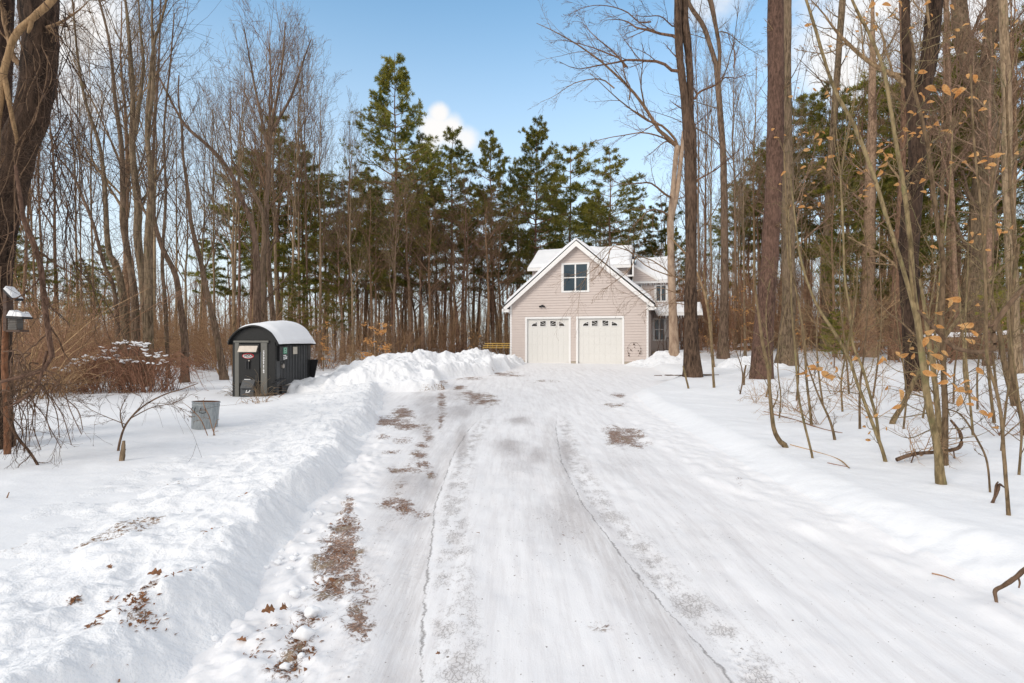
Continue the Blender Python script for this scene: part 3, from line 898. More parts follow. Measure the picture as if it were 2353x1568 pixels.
for k in range(3): st.box(p1[0] - .3, p1[0] + 1.2 + .25 * k, PY - .3, PY + .8, -.05 - .17 * (k + 1) + fz * .5, -.05 - .17 * k + fz * .5 - .005)
st.build('porch_step', M['darkwood'], house)
ic = MB()
for (xa, xb, yy, zz, n_) in ((bx0 + .5, bx1 + .2, BY - .33, bze - .12, 16), (W_ + .4, p1[0] - .3, PY - .03, p0[1] - .1, 18)):
    for x in np.linspace(xa, xb, n_):
        l = random.uniform(.06, .32); x = x + random.uniform(-.05, .05)
        ic.tube([(x, yy, zz), (x, yy, zz - l)], [.018, .002], 5)
ic.build('icicle', M['ice'], house, True)

# wire hoop of dark knobs propped against the siding
wo = MB(); c0 = (3.05, -.10)
hoop = [(c0[0] + .34 * math.cos(t), c0[1], .72 + .40 * math.sin(t)) for t in np.linspace(-.9, math.pi + .9, 30)]
wo.tube(hoop, .006, 5)
wo_ = empty('wire_hoop', (HO[0], HO[1], HZ), -PHI, 'thin hoop of dark knobs standing against siding right of the garage doors', 'ornament')
wo.build('hoop', M['darkwood'], wo_, True)
kn = MB()
for (dx, dz, r) in [(.0, 1.02, .055), (.03, .86, .03), (-.16, .72, .045), (.22, .68, .035), (-.28, .55, .04), (-.27, .42, .04), (.36, .62, .035), (.30, .55, .05), (-.32, .83, .03), (.36, .8, .03)]:
    r *= .8; cN = np.array([c0[0] + dx, c0[1], dz])
    th = np.linspace(0, math.pi, 6)
    kn.tube([cN + np.array([0, 0, -r * math.cos(t)]) for t in th], [max(.002, r * math.sin(t)) for t in th], 8)
kn.build('knob', M['darkwood'], wo_, True)

# ------------------------------------------------------------------ outdoor wood boiler
M['boiler_grey'] = plain('boiler_steel_grey', (.07, .072, .075), .5, var=.12, spec=.3)
M['boiler_dark'] = plain('boiler_dark', (.009, .009, .009), .5, var=.3)
M['boiler_post'] = plain('boiler_post', (.14, .135, .12), .45, var=.12)
M['chrome'] = plain('steel_bright', (.40, .36, .32), .42, .8, var=.06)
M['labelw'] = plain('label_white', (.78, .78, .78), .5, var=.08)
M['labelb'] = plain('label_beige', (.55, .50, .42), .6, var=.2, scale=30)
M['labelblue'] = plain('label_bluegrey', (.16, .19, .26), .5, var=.3, scale=20)
M['red'] = plain('logo_red', (.50, .02, .03), .4, var=.1)
M['green'] = plain('display_green', (.02, .16, .09), .3, var=.4, scale=20)
BO = at(583, 908, 15.9); BZ = gz(BO[0], BO[1]) - .12
boil = empty('wood_boiler', (BO[0], BO[1], BZ), math.radians(-3.5), 'dark grey outdoor wood boiler shed with arched snowy roof', 'boiler')
BW, BD, BH = .625, 2.4, 1.72
body = MB(); body.box(-BW + .012, BW - .012, .05, BD, 0, BH); body = body.build('body', M['boiler_grey'], boil)
rb_ = MB()
for y in np.arange(.42, BD - .12, .19): rb_.prism_x([(y - .028, .0), (y + .028, .0), (y + .028, BH - .02), (y - .028, BH - .02)], BW - .013, BW + .012)
for y in np.arange(.52, BD - .12, .19): rb_.prism_x([(y - .008, .0), (y + .008, .0), (y + .008, BH - .02), (y - .008, BH - .02)], BW - .013, BW + .004)
rb_.build('side_rib', M['boiler_grey'], body, bevel=.006)
cp = MB(); cp.box(BW - .20, BW + .014, -.012, .10, 0, BH); cp.box(BW - .02, BW + .016, BD - .22, BD + .01, 0, BH); cp.box(-BW - .012, -BW + .08, -.012, .10, 0, BH)
cp.build('corner_panel', M['boiler_dark'], boil)
for (a, b_) in ((-.55, -.42), (.23, .42)):
    p = MB(); p.box(a, b_, -.05, .05, 0, BH - .02); p.build('front_post', M['boiler_post'], boil, bevel=.012)
post_r = boil.children[-1]
MB().box(-.46 - .12, .47, -.07, -.02, BH - .03, BH + .03).build('top_rail', M['boiler_post'], boil, bevel=.012)
fd = MB(); fd.box(-.415, .20, -.06, .05, .5, BH - .07); fd = fd.build('fire_door', M['boiler_dark'], boil, bevel=.012)
MB().box(.201, .229, -.01, .05, .3, BH - .04).build('door_gap', M['boiler_dark'], boil)
hd = MB(); hd.prism_x([(-.065, 1.60), (-.16, 1.43), (-.16, 1.415), (-.062, 1.415), (-.062, 1.60)], -.40, .155)
hd.build('hood', M['chrome'], boil, bevel=.006)


def disc(cx_, cz, rx, rz, y0, y1, n=28, a0=0, a1=2 * math.pi):
    return [(cx_ + rx * math.cos(t), cz + rz * math.sin(t)) for t in np.linspace(a0, a1, n, endpoint=a1 - a0 < 6)]


lg = MB().prism_y(disc(-.135, 1.305, .175, .078, 0, 0), -.070, -.0605).build('logo_plate', M['red'], fd)
ring = MB()
o_ = disc(-.135, 1.305, .150, .062, 0, 0); i_ = disc(-.130, 1.309, .138, .050, 0, 0)
n_ = len(o_)
ring.add([(x, -.0725, z) for x, z in o_] + [(x, -.0725, z) for x, z in i_], [(k, (k + 1) % n_, n_ + (k + 1) % n_, n_ + k) for k in range(n_ // 2 - 3, n_)])
ring.build('logo_ring', M['labelw'], lg)
MB().prism_y(disc(-.128, 1.308, .136, .050, 0, 0), -.0735, -.0705).build('logo_centre', M['boiler_dark'], lg)


def text(body_, size, mat, parent, loc, rot, name='lettering', sx=1.0, depth=.002):
    cu = bpy.data.curves.new('lettering', 'FONT'); cu.body = body_; cu.size = size; cu.extrude = depth
    cu.align_x = 'CENTER'; cu.align_y = 'CENTER'; cu.offset = size * .012
    t = bpy.data.objects.new('lettering', cu); C.objects.link(t)
    dg = bpy.context.evaluated_depsgraph_get()
    me = bpy.data.meshes.new_from_object(t.evaluated_get(dg)); bpy.data.objects.remove(t)
    me.materials.clear(); me.materials.append(mat)
    o = link(name, me, parent); o.location = loc; o.rotation_euler = rot; o.scale = (sx, 1, 1)
    return o


text('CIGA', .088, M['labelw'], lg, (-.128, -.0750, 1.306), (math.pi / 2, 0, 0), sx=1.05)
hb_ = MB(); hb_.box(-.21, -.17, -.085, -.0605, .93, 1.16); hb_.box(-.13, -.09, -.10, -.0605, .93, 1.19); hb_ = hb_.build('door_latch', M['black'], fd, bevel=.006)
MB().box(-.11, -.07, -.105, -.1005, 1.15, 1.185).build('latch_knob', M['chrome'], hb_)
MB().box(.201, .225, -.016, -.0105, .96, 1.42).build('warning_strip', M['labelblue'], boil)
MB().box(-.25, -.07, -.066, -.0605, .60, .63).build('label_plate', M['labelw'], fd)
ad = MB(); ad.prism_x([(-.061, .62), (-.20, .40), (-.20, .36), (0, .36), (0, .62)], -.30, .08); ad.box(-.33, .07, -.14, 0, 0, .355)
ad = ad.build('ash_door', M['boiler_grey'], boil, bevel=.01)
al = MB(); al.prism_y([(-.17, .24), (-.15, .24), (-.12, .32), (-.14, .32)], -.146, -.1405); al.prism_y([(-.139, .24), (-.06, .25), (-.02, .32), (-.05, .32), (-.08, .27), (-.139, .26)], -.146, -.1405)
al.build('emblem', M['labelw'], ad)
pd_ = MB()
zz = 1.46
for (h, w, sk) in [(.028, .036, .0), (.04, .03, .01), (.03, .042, -.008), (.05, .026, .0), (.032, .04, .01), (.045, .034, -.008), (.03, .04, 0), (.10, .02, 0), (.10, .02, 0), (.03, .026, 0), (.055, .04, 0), (.03, .04, 0)]:
    pd_.prism_y([(.325 - w / 2 + sk, zz - h * .8), (.325 + w / 2 + sk, zz - h * .8), (.325 + w / 2 - sk, zz), (.325 - w / 2 - sk, zz)], -.0555, -.0505); zz -= h + .008
pd_.build('post_decal', M['labelw'], post_r)
XS = BW + .016
bx = MB(); bx.box(XS - .03, XS + .05, .17, .68, 1.15, 1.58); bx = bx.build('control_box', M['black'], boil, bevel=.006)
MB().box(XS + .051, XS + .056, .38, .63, 1.35, 1.55).build('display', M['green'], bx)
gl = MB()
for (ya, za, w, h) in [(.42, 1.37, .03, .16), (.47, 1.44, .10, .02), (.55, 1.37, .03, .15), (.46, 1.52, .13, .015), (.49, 1.38, .04, .03)]: gl.box(XS + .057, XS + .059, ya, ya + w, za, za + h)
gl.build('display_digits', plain('display_pale', (.35, .62, .50), .4), bx)
kp = MB()
for (ya, za, w, h) in [(.40, 1.28, .07, .04), (.50, 1.27, .06, .05), (.39, 1.22, .09, .03), (.52, 1.20, .10, .05), (.40, 1.185, .10, .02), (.58, 1.26, .05, .02)]: kp.box(XS + .051, XS + .056, ya, ya + w, za, za + h)
kp.build('keypad', M['labelw'], bx)
MB().box(XS + .001, XS + .010, 1.12, 1.40, 1.33, 1.56).build('notice', M['labelb'], boil)
ga = MB().tube([(XS - .02, .45, .99), (XS + .035, .45, .99), (XS + .045, .45, .99)], [.07, .07, .05], 18).build('gauge', M['chrome'], boil)
hn = MB(); hn.tube([(XS - .1, -.06, .53), (XS + .02, -.03, .55), (XS + .05, .25, .585), (XS + .05, .47, .60)], [.02, .024, .026, .032], 8); hn.build('lever', M['black'], boil, True)
vt = MB(); vt.box(XS - .03, XS + .06, .30, 1.30, 0, .40); vt = vt.build('air_vent', M['black'], boil)
MB().box(XS + .02, XS + .075, .55, 1.30, .401, .425).build('vent_lip', M['chrome'], vt)
fp = MB().prism_y([(BW + .0, .18), (BW + .06, .18), (BW + .26, 1.12), (BW + .0, 1.12)], BD + .02, BD + .06).build('rear_flap', M['black'], boil)
MB().box(BW - .2, BW + .55, BD - .1, BD + .25, .14, .20).build('skid', M['boiler_dark'], boil, bevel=.01)
arch = [(-.74, 1.66), (-.70, 1.80), (-.55, 1.98), (-.33, 2.12), (0, 2.19), (.30, 2.13), (.55, 1.98), (.70, 1.78), (.78, 1.64)]
MB().prism_y([(-.68, BH - .02)] + [(x * .94, z - .04) for x, z in arch[1:-1]] + [(.68, BH - .02)], .0, .06).build('gable_panel', M['boiler_dark'], boil)
outer = resample([(x, 0, z) for x, z in arch], 33)
ra_ = MB()
n_ = len(outer)
prof = [(p[0], p[2]) for p in outer]
inner = [(p[0] * .965, p[2] - .03) for p in outer]
for k in range(n_ - 1):
    ra_.add([(prof[k][0], -.10, prof[k][1]), (prof[k + 1][0], -.10, prof[k + 1][1]), (inner[k + 1][0], -.10, inner[k + 1][1]), (inner[k][0], -.10, inner[k][1]),
             (prof[k][0], BD + .10, prof[k][1]), (prof[k + 1][0], BD + .10, prof[k + 1][1]), (inner[k + 1][0], BD + .10, inner[k + 1][1]), (inner[k][0], BD + .10, inner[k][1])],
            [(0, 1, 2, 3), (7, 6, 5, 4), (0, 4, 5, 1), (3, 2, 6, 7)])
ra_ = ra_.build('arched_roof', M['boiler_dark'], boil)
v_ = np.linspace(0, 1, 60)[None]; a_ = np.linspace(0, 1, 50)
pr = resample([(x, 0, z) for x, z in arch], 50)
X = pr[:, 0][:, None] + 0 * v_; Z = pr[:, 2][:, None] + 0 * v_; Y = -.07 + (BD + .15) * v_ + 0 * X
nn_ = np.gradient(pr, axis=0); nn_ = np.stack([-nn_[:, 2], nn_[:, 0]], 1); nn_ /= np.linalg.norm(nn_, axis=1, keepdims=True); nn_ = np.where(nn_[:, 1:2] < 0, -nn_, nn_)
th = .015 + smooth(0, .12, v_) * smooth(1, .80, v_) * smooth(-.02, .07, a_)[:, None] * smooth(1.02, .95, a_)[:, None] * (.17 + .05 * vnoise(X * 2, Y * 1.5, 95)) * (.45 + .55 * smooth(0, .45, v_)) * (.6 + .4 * nn_[:, 1][:, None])
grid_mesh('snow_cover', np.stack([X + nn_[:, 0][:, None] * th, Y, Z + nn_[:, 1][:, None] * th], -1), M['snow_roof']).parent = ra_

# ------------------------------------------------------------------ galvanised bin
def bin_mat():
    m, nt, b = new_mat('galvanised_steel')
    f = noise(nt, coords(nt, 'Object', (14, 14, 2.5)), 2.2, 6, .7)
    c = mixc(nt, mapr(nt, f, .35, .68), (.36, .385, .395), (.22, .24, .25))
    r = noise(nt, coords(nt, 'Object', (6, 6, 2)), 2.0, 5, .7)
    c = mixc(nt, mapr(nt, r, .62, .74, 0, .6), c, (.16, .12, .09))
    nt.links.new(c, b.inputs['Base Color']); b.inputs['Metallic'].default_value = .35; b.inputs['Roughness'].default_value = .5
    bump(nt, b, f, .2, .01)
    return m


M['galv'] = bin_mat()
M['rust'] = plain('rust', (.14, .055, .025), .9, var=.5, scale=12)
TBp = on_ground(469, 980)
tb = empty('trash_bin', (TBp[0], TBp[1], TBp[2] - .12), 0, 'dented galvanised metal bin with rusty inside, sunk in snow', 'bin')
tb.rotation_euler = (math.radians(-3), math.radians(2), 0); tb.scale = (.84, .84, .92)


def lathe(prof_, n=40, dent=0.0):
    a = np.linspace(0, 2 * np.pi, n, endpoint=False)
    P = np.array([[(r * (1 + dent * math.sin(3 * t + 1) * .4 + dent * vnoise(math.cos(t) * 2, math.sin(t) * 2 + z, 5)) * math.cos(t), r * (1 + dent * math.cos(2 * t)) * math.sin(t), z) for t in a] for r, z in prof_])
    k, m_, _ = P.shape
    i = np.arange(k * m_).reshape(k, m_)
    q = np.stack([i[:-1], np.roll(i[:-1], -1, 1), np.roll(i[1:], -1, 1), i[1:]], -1).reshape(-1, 4)
    return P.reshape(-1, 3), q


Vv, q = lathe([(.255, 0), (.262, .2), (.27, .50), (.273, .555), (.278, .562), (.278, .585), (.272, .592), (.272, .615), (.283, .622), (.286, .635), (.281, .648), (.272, .645)], 48, .012)
link('bin_body', mesh('bin_body', Vv, [q], M['galv']), tb)
Vv, q = lathe([(.270, .643), (.255, .62), (.245, .4), (.235, .08), (.01, .06)], 48, .012)
link('bin_inside', mesh('bin_inside', Vv, [q], M['rust']), tb)
for a in (-2.02, -1.25):
    e_ = np.array([math.cos(a), math.sin(a), 0]); t_ = np.array([-e_[1], e_[0], 0])
    hpnt = [e_ * .275 + t_ * .045 + np.array([0, 0, .53]), e_ * .30 + t_ * .05 + np.array([0, 0, .50]), e_ * .305 + t_ * .065 + np.array([0, 0, .44]), e_ * .305 + np.array([0, 0, .425]),
            e_ * .305 - t_ * .065 + np.array([0, 0, .44]), e_ * .30 - t_ * .05 + np.array([0, 0, .50]), e_ * .275 - t_ * .045 + np.array([0, 0, .53])]
    MB().tube(hpnt, .008, 6).build('handle', M['black'], tb, True)

# ------------------------------------------------------------------ bird feeder on its post, by the big leaning trunk
fpz = on_ground(17, 1043)
M['post'] = bark('post_wood', (.10, .045, .025), (.27, .13, .07), sx=12, sz=3, strength=.4, var=.03, dist=.01)
M['weathered'] = plain('weathered_board', (.12, .11, .10), .8, var=.35, scale=12)
fe = empty('bird_feeder', fpz, 0, 'wooden bird feeder with snow on two small roofs beside the big leaning trunk', 'bird feeder')
FY = fpz[1]
fx = lambda x, y: at(x - (12 if x > 17 else 0), y, FY) - fpz
MB().tube([fx(17, 1060), fx(17, 950), fx(22, 840), fx(26, 700)], [.043, .043, .040, .032], 8).build('post', M['post'], fe, True)
a, b_ = fx(30, 660), fx(56, 690)
bb = MB(); bb.box(fx(26, 0)[0], fx(34, 0)[0], -.05, .05, fx(0, 760)[2], fx(0, 668)[2]); bb.build('arm', M['darkwood'], fe)


def roofed(name, xa, za, xb, zb, t, d=.09, snow=.05):
    r = MB().prism_y([(xa, za), (xb, zb), (xb, zb - t), (xa, za - t)], -d, d).build(name, M['black'], fe)
    u = np.linspace(0, 1, 24)[:, None]; v = np.linspace(-1, 1, 20)[None]
    X = xa + (xb - xa) * u + 0 * v; Y = d * v + 0 * u
    Z = za + (zb - za) * u + .004 + snow * (smooth(0, .15, u) * smooth(1, .8, u) * smooth(1, .7, np.abs(v))) ** .6 * (1 + .3 * vnoise(X * 14, Y * 14, 4))
    grid_mesh('snow_cover', np.stack([X, Y, Z], -1), M['snow_roof']).parent = r
    return r


roofed('upper_roof', fx(32, 664)[0], fx(0, 664)[2], fx(53, 685)[0], fx(0, 685)[2], .035)
roofed('lower_roof', fx(38, 726)[0], fx(0, 726)[2], fx(75, 728)[0], fx(0, 728)[2], .03, .09, .08)
hb_ = MB(); x0, x1 = fx(38, 0)[0], fx(58, 0)[0]; z0, z1 = fx(0, 757)[2], fx(0, 730)[2]
for k in range(5): zz = z0 + (z1 - z0) * k / 5; hb_.prism_x([(-.06, zz), (.06, zz), (.05, zz + (z1 - z0) / 5), (-.05, zz + (z1 - z0) / 5)], x0, x1)
hb_.build('box', M['weathered'], fe)
MB().box(fx(38, 0)[0] - .01, fx(68, 0)[0], -.08, .08, fx(0, 762)[2], fx(0, 757.5)[2]).build('ledge', M['darkwood'], fe)

# yellow ladder lying on edge behind the garage corner
lo = at(1166, 806, 33.5); lz = gz(lo[0], lo[1])
ld = empty('ladder', (lo[0] - 1.55, lo[1], 1.10), 0, 'yellow ladder sections stacked on edge behind the garage wall', 'ladder')
M['yellow'] = plain('ladder_yellow', (.62, .40, .10), .45, var=.1)
for k, (dx, z) in enumerate(((.14, .40), (.06, .27), (0, .14))):
    MB().box(dx, 3.0, -.03 + .03 * k, .02 + .03 * k, z, z + .05).build('rail', M['yellow'], ld, bevel=.006)
rg = MB()
for x in np.arange(.3, 2.9, .3): rg.tube([(x, 0, .14), (x + .03, .02, .42)], .016, 6)
rg.build('rung', M['yellow'], ld)
MB().box(.3, .4, -.05, .1, -.6, .14).build('support', M['darkwood'], ld); MB().box(2.2, 2.3, -.05, .1, -.6, .14).build('support', M['darkwood'], ld)
# ------------------------------------------------------------------ trees: growing rules
def bare_proto(seed, H=18.0, r0=.17, bark_='bark', first=.40, fan=.55, lean=.02, n1=15, twig=.008):
    g = np.random.default_rng(seed)
    n = 16
    t = np.linspace(0, 1, n)
    x = lean * H * t + .012 * H * np.cumsum(g.normal(size=n)) * .35 * t
    y = .010 * H * np.cumsum(g.normal(size=n)) * .35 * t
    P = np.stack([x, y, H * t], 1)[None]
    R = (r0 * (1 - .86 * t) + r0 * .45 * np.exp(-t * 55))[None]
    trunk = TB(); trunk.tubes(P, R, 10, .10, seed)
    # a second leader on some
    crown = TB()
    P1, R1 = spawn(P, R, n1, first, .97, .30, fan, .05, .09, 9, .55, .25, g, .012, .35)
    crown.tubes(P1, R1, 6)
    P2, R2 = spawn(P1, R1, 7, .18, .98, .42, .62, .05, .13, 6, .6, .3, g, twig * 1.1, .4)
    crown.tubes(P2, R2, 4)
    P3, R3 = spawn(P2, R2, 5, .15, 1.0, .45, .65, .05, .16, 5, .65, .4, g, twig * .8, .4)
    crown.tubes(P3, R3, 3)
    P4, R4 = spawn(P3, R3, 3, .2, 1.0, .45, .6, .04, .16, 4, .7, .5, g, twig * .6, .4)
    crown.tubes(P4, R4, 3)
    # dead snags on the lower trunk
    P5, R5 = spawn(P, R, 9, .10, first, .035, 1.1, -.05, .2, 4, .12, .4, g, .010, .2)
    crown.tubes(P5, R5, 3)
    m = M[bark_]
    return dict(trunk=trunk.me('tree_trunk', m), crown=crown.me('tree_crown', m), H=H, r0=r0)


def tufts(tb_, P, D, K, L, w, g, spread=.8):
    """bundles of needles: at every point P with direction D, K thin blades"""
    n = len(P)
    d = D[:, None, :] + spread * g.normal(size=(n, K, 3)) + np.array([0, 0, .12])
    d /= np.linalg.norm(d, axis=2, keepdims=True)
    s = np.cross(d, g.normal(size=d.shape)); s /= np.linalg.norm(s, axis=2, keepdims=True) + 1e-9
    ln = L * (.6 + .7 * g.random((n, K, 1)))
    b0 = P[:, None, :] + 0 * d
    mid = b0 + d * ln * .45
    V_ = np.stack([b0, mid + s * w * .5, b0 + d * ln, mid - s * w * .5], 2).reshape(-1, 3)
    k = n * K
    tb_.quads(V_, np.arange(k * 4).reshape(k, 4))


def pine_proto(seed, H=22.0, r0=.20, first=.34, Lmax=3.0, dens=1.0, shape='cone', top=.03):
    g = np.random.default_rng(seed)
    n = 18; t = np.linspace(0, 1, n)
    P = np.stack([.006 * H * np.cumsum(g.normal(size=n)) * .35, .006 * H * np.cumsum(g.normal(size=n)) * .35, H * t], 1)[None]
    P[0, :, :2] -= P[0, 0, :2]
    R = (r0 * (1 - .92 * t) + r0 * .3 * np.exp(-t * 60))[None]
    tr_ = TB(); tr_.tubes(P, R, 10, .07, seed)
    crown = TB(); wood = TB()
    zs = []; z = first * H
    while z < H * .985: zs.append(z); z += g.uniform(.45, .95)
    Ps = []; Rs = []
    for z in zs:
        u = (z - first * H) / (H - first * H)
        L = Lmax * ((1 - u) ** .75 * (.55 + .9 * min(1, u * 3.0)) + top) * g.uniform(.75, 1.15)
        if shape == 'broad': L = Lmax * (max(0, 1 - u) ** .5 * (.6 + .6 * min(1, u * 2)) + top) * g.uniform(.6, 1.25)
        k = g.integers(3, 6)
        a0 = g.random() * 6.28
        for q in range(k):
            if g.random() < .12: continue
            a = a0 + q * 6.283 / k + g.normal() * .3
            Lq = L * g.uniform(.6, 1.15)
            e = g.uniform(.02, .30) + .55 * u * u
            d = np.array([math.cos(a) * math.cos(e), math.sin(a) * math.cos(e), math.sin(e)])
            pts = []
            c = np.array([np.interp(z, P[0, :, 2], P[0, :, 0]), np.interp(z, P[0, :, 2], P[0, :, 1]), z])
            for s_ in range(7):
                pts.append(c); c = c + d * Lq / 6
                d = d + np.array([0, 0, .05 + (.10 if s_ > 3 else -.04)]) + g.normal(size=3) * .06; d /= np.linalg.norm(d)
            Ps.append(pts); Rs.append(np.linspace(max(.012, .013 * Lq), .006, 7))
    Ps = np.array(Ps); Rs = np.array(Rs)
    wood.tubes(Ps, Rs, 4)
    P2, R2 = spawn(Ps, Rs, 15, .22, 1.0, .36, .80, .06, .10, 4, .5, .4, g, .006, .55)
    # flatten side twigs into plates
    c0 = P2[:, :1]; P2 = c0 + (P2 - c0) * np.array([1, 1, .32])
    wood.tubes(P2, R2, 3)
    P3, R3 = spawn(P2, R2, 2, .2, .9, .6, .7, .05, .1, 3, .7, .5, g, .005, .3)
    for PP, nb in ((P2, 5), (P3, 3)):
        m_ = PP.shape[0]; f = g.random((m_, nb)) * (PP.shape[1] - 1.01); i = np.floor(f).astype(int); fr = (f - i)[..., None]
        rr_ = np.arange(m_)[:, None]
        pos = PP[rr_, i] * (1 - fr) + PP[rr_, i + 1] * fr
        dd = PP[rr_, i + 1] - PP[rr_, i]; dd /= np.linalg.norm(dd, axis=2, keepdims=True) + 1e-9
        Lb = np.linalg.norm(Ps[:, -1] - Ps[:, 0], axis=1); Lb = np.repeat(Lb, m_ // len(Ps))[:, None]
        keep = g.random((m_, nb)) < dens * np.clip(Lb / 2.0, .10, 1)
        tufts(crown, pos[keep], dd[keep], 6, .27, .036, g, .6)
    # bare dead limbs below the green
    P5, R5 = spawn(P, R, 26, .10, first + .05, .07, 1.35, -.03, .08, 5, .10, .4, g, .012, .1)
    wood.tubes(P5, R5, 3)
    P6, R6 = spawn(P5, R5, 3, .3, 1, .4, .7, 0, .1, 3, .6, .5, g, .007, .1)
    wood.tubes(P6, R6, 3)
    return dict(trunk=tr_.me('pine_trunk', M['bark_pine']), crown=crown.me('pine_needles', M['needles']), wood=wood.me('pine_limbs', M['twig_brown']), H=H, r0=r0)


def plant(kind, pr, x, y, s, sx, rz, label, cat, group=None, tilt=(0, 0), sink=.15):
    o = empty(kind, (x, y, gz(x, y) - sink), 0, label, cat, group)
    o.rotation_euler = (tilt[0], tilt[1], rz); o.scale = (sx, sx, s)
    link('trunk', pr['trunk'], o)
    link('crown', pr['crown'], o)
    if 'wood' in pr: link('limbs', pr['wood'], o)
    return o


bares = [bare_proto(101, 18, .16, 'bark', .40, .72, .015), bare_proto(102, 18, .14, 'bark_grey', .34, .50, -.02), bare_proto(103, 19, .17, 'bark', .45, .8, .03),
         bare_proto(104, 17, .12, 'bark_grey', .38, .38, -.035), bare_proto(105, 20, .18, 'bark_pine', .45, .6, .0), bare_proto(106, 16, .10, 'bark', .30, .36, .05)]
pines = [pine_proto(201, 23, .19, .24, 4.9, .9), pine_proto(202, 20, .17, .40, 3.7, .75), pine_proto(203, 19, .16, .36, 3.6, .7, 'broad'), pine_proto(204, 18, .15, .50, 3.2, .75, 'broad'), pine_proto(205, 20, .18, .28, 4.3, .8)]

ZONES = [(-400, 145, 'far left beyond the bird feeder'), (145, 400, 'behind the snowy bramble mound'), (400, 535, 'between bramble mound and boiler'), (535, 725, 'behind the boiler'),
         (725, 880, "at the wood's edge right of the boiler"), (880, 1165, 'behind the snow heap left of the garage'), (1165, 1500, 'behind the house'), (1500, 1735, 'in the woods right of the porch'),
         (1735, 1900, 'behind the thick reddish trunk'), (1900, 2130, 'behind the black-barked forked trunk'), (2130, 2900, 'at the right edge of the woods')]
def zone(xd):
    for a, b_, z in ZONES:
        if a <= xd < b_: return z
    return ZONES[0][2]


auto = []      # (object, screen x, key phrase): labels are finished at the end


def skyline(xd):
    return np.interp(xd, [0, 380, 420, 455, 560, 700, 755, 800, 860, 1250, 1560, 1600, 1900, 2000, 2352], [-150, -60, 150, 160, 110, 130, 330, 400, 440, 520, 560, 330, 220, -20, -150])


def bare_tree(xd, Y, k, ytop=None, sx=None, rz=None):
    P = at(xd, 800, Y)
    g_ = gz(P[0], Y)
    yt = skyline(xd) + random.uniform(0, 140) if ytop is None else ytop
    H = CAMZ - (yt - CY) / FOC * Y - g_
    pr = bares[k]
    H = max(7.0, min(H, 23))
    s = H / pr['H']
    sx = sx or random.uniform(.6, 1.0)
    rz = random.uniform(0, 6.28) if rz is None else rz
    size = 'slender' if pr['r0'] * sx < .105 else ('stout' if pr['r0'] * sx > .15 else 'medium')
    o = plant('bare_tree', pr, P[0], Y, s, sx, rz, None, 'tree', 'bare trees in the woods', (random.uniform(-.03, .03), random.uniform(-.03, .03)))
    hue = {0: 'brown', 1: 'grey', 2: 'brown', 3: 'grey', 4: 'reddish', 5: 'brown'}[k]
    auto.append((o, xd, f'{size} {hue} bare tree', zone(xd), Y))
    return o


def pine_tree(xd, Y, k, ytop, w=1.0, rz=None):
    P = at(xd, 800, Y); pr = pines[k]
    H = CAMZ - (ytop - CY) / FOC * Y - gz(P[0], Y)
    s = H / pr['H']
    o = plant('pine_tree', pr, P[0], Y, s, s * w, random.uniform(0, 6.28) if rz is None else rz, None, 'tree', 'green pines in the woods')
    size = 'short' if H < 13 else ('tall' if H > 19 else 'mid-height')
    form = {0: 'conical', 1: 'narrow', 2: 'ragged', 3: 'high-crowned', 4: 'conical'}[k]
    auto.append((o, xd, f'{size} {form} green pine', zone(xd), Y))
    return o


# pines that make the skyline, from left to right
for (x, Y, k, yt, w) in [(905, 41, 0, 118, .88), (968, 46, 1, 300, 1.0), (1040, 43, 1, 285, 1.0), (1135, 44, 4, 296, .85), (1188, 47, 1, 360, .9), (1232, 44, 0, 266, .85), (1312, 48, 3, 322, 1.1),
                         (1402, 46, 2, 338, 1.25), (1275, 55, 1, 400, 1.0), (1455, 52, 2, 450, 1.2), (1360, 56, 4, 430, 1.0), (640, 38, 2, 262, 1.25), (578, 40, 3, 330, 1.2), (700, 41, 4, 330, 1.1), (745, 47, 2, 420, 1.2),
                         (800, 44, 3, 400, 1.2), (835, 52, 4, 380, 1.1), (865, 38, 1, 420, .9), (540, 47, 2, 440, 1.1), (1000, 54, 2, 420, 1.2), (1090, 52, 3, 430, 1.15), (930, 55, 4, 380, 1.0), (690, 31, 4, 590, .75), (770, 35, 4, 560, .8),
                         (1520, 50, 3, 455, 1.1), (1550, 44, 2, 520, 1.0), (1700, 52, 2, 410, 1.2), (1745, 47, 3, 330, 1.1), (1850, 45, 2, 215, 1.3), (1905, 40, 2, 190, 1.25), (1985, 36, 3, 170, 1.3), (2040, 44, 2, 200, 1.3), (2060, 30, 4, 330, .9), (1960, 31, 4, 370, .8),
                         (2170, 42, 2, 60, 1.2), (2290, 38, 3, 30, 1.2), (2210, 50, 4, 120, 1.1), (2350, 44, 2, 80, 1.3), (2120, 52, 3, 150, 1.2), (2330, 30, 4, 480, .8), (1800, 56, 3, 300, 1.2),
                         (75, 42, 2, 540, 1.2), (185, 45, 4, 590, 1.1), (25, 36, 3, 500, 1.0), (240, 50, 2, 560, 1.2), (-40, 44, 4, 420, 1.0), (470, 55, 3, 540, 1.0)]:
    pine_tree(x, Y, k, yt, w)

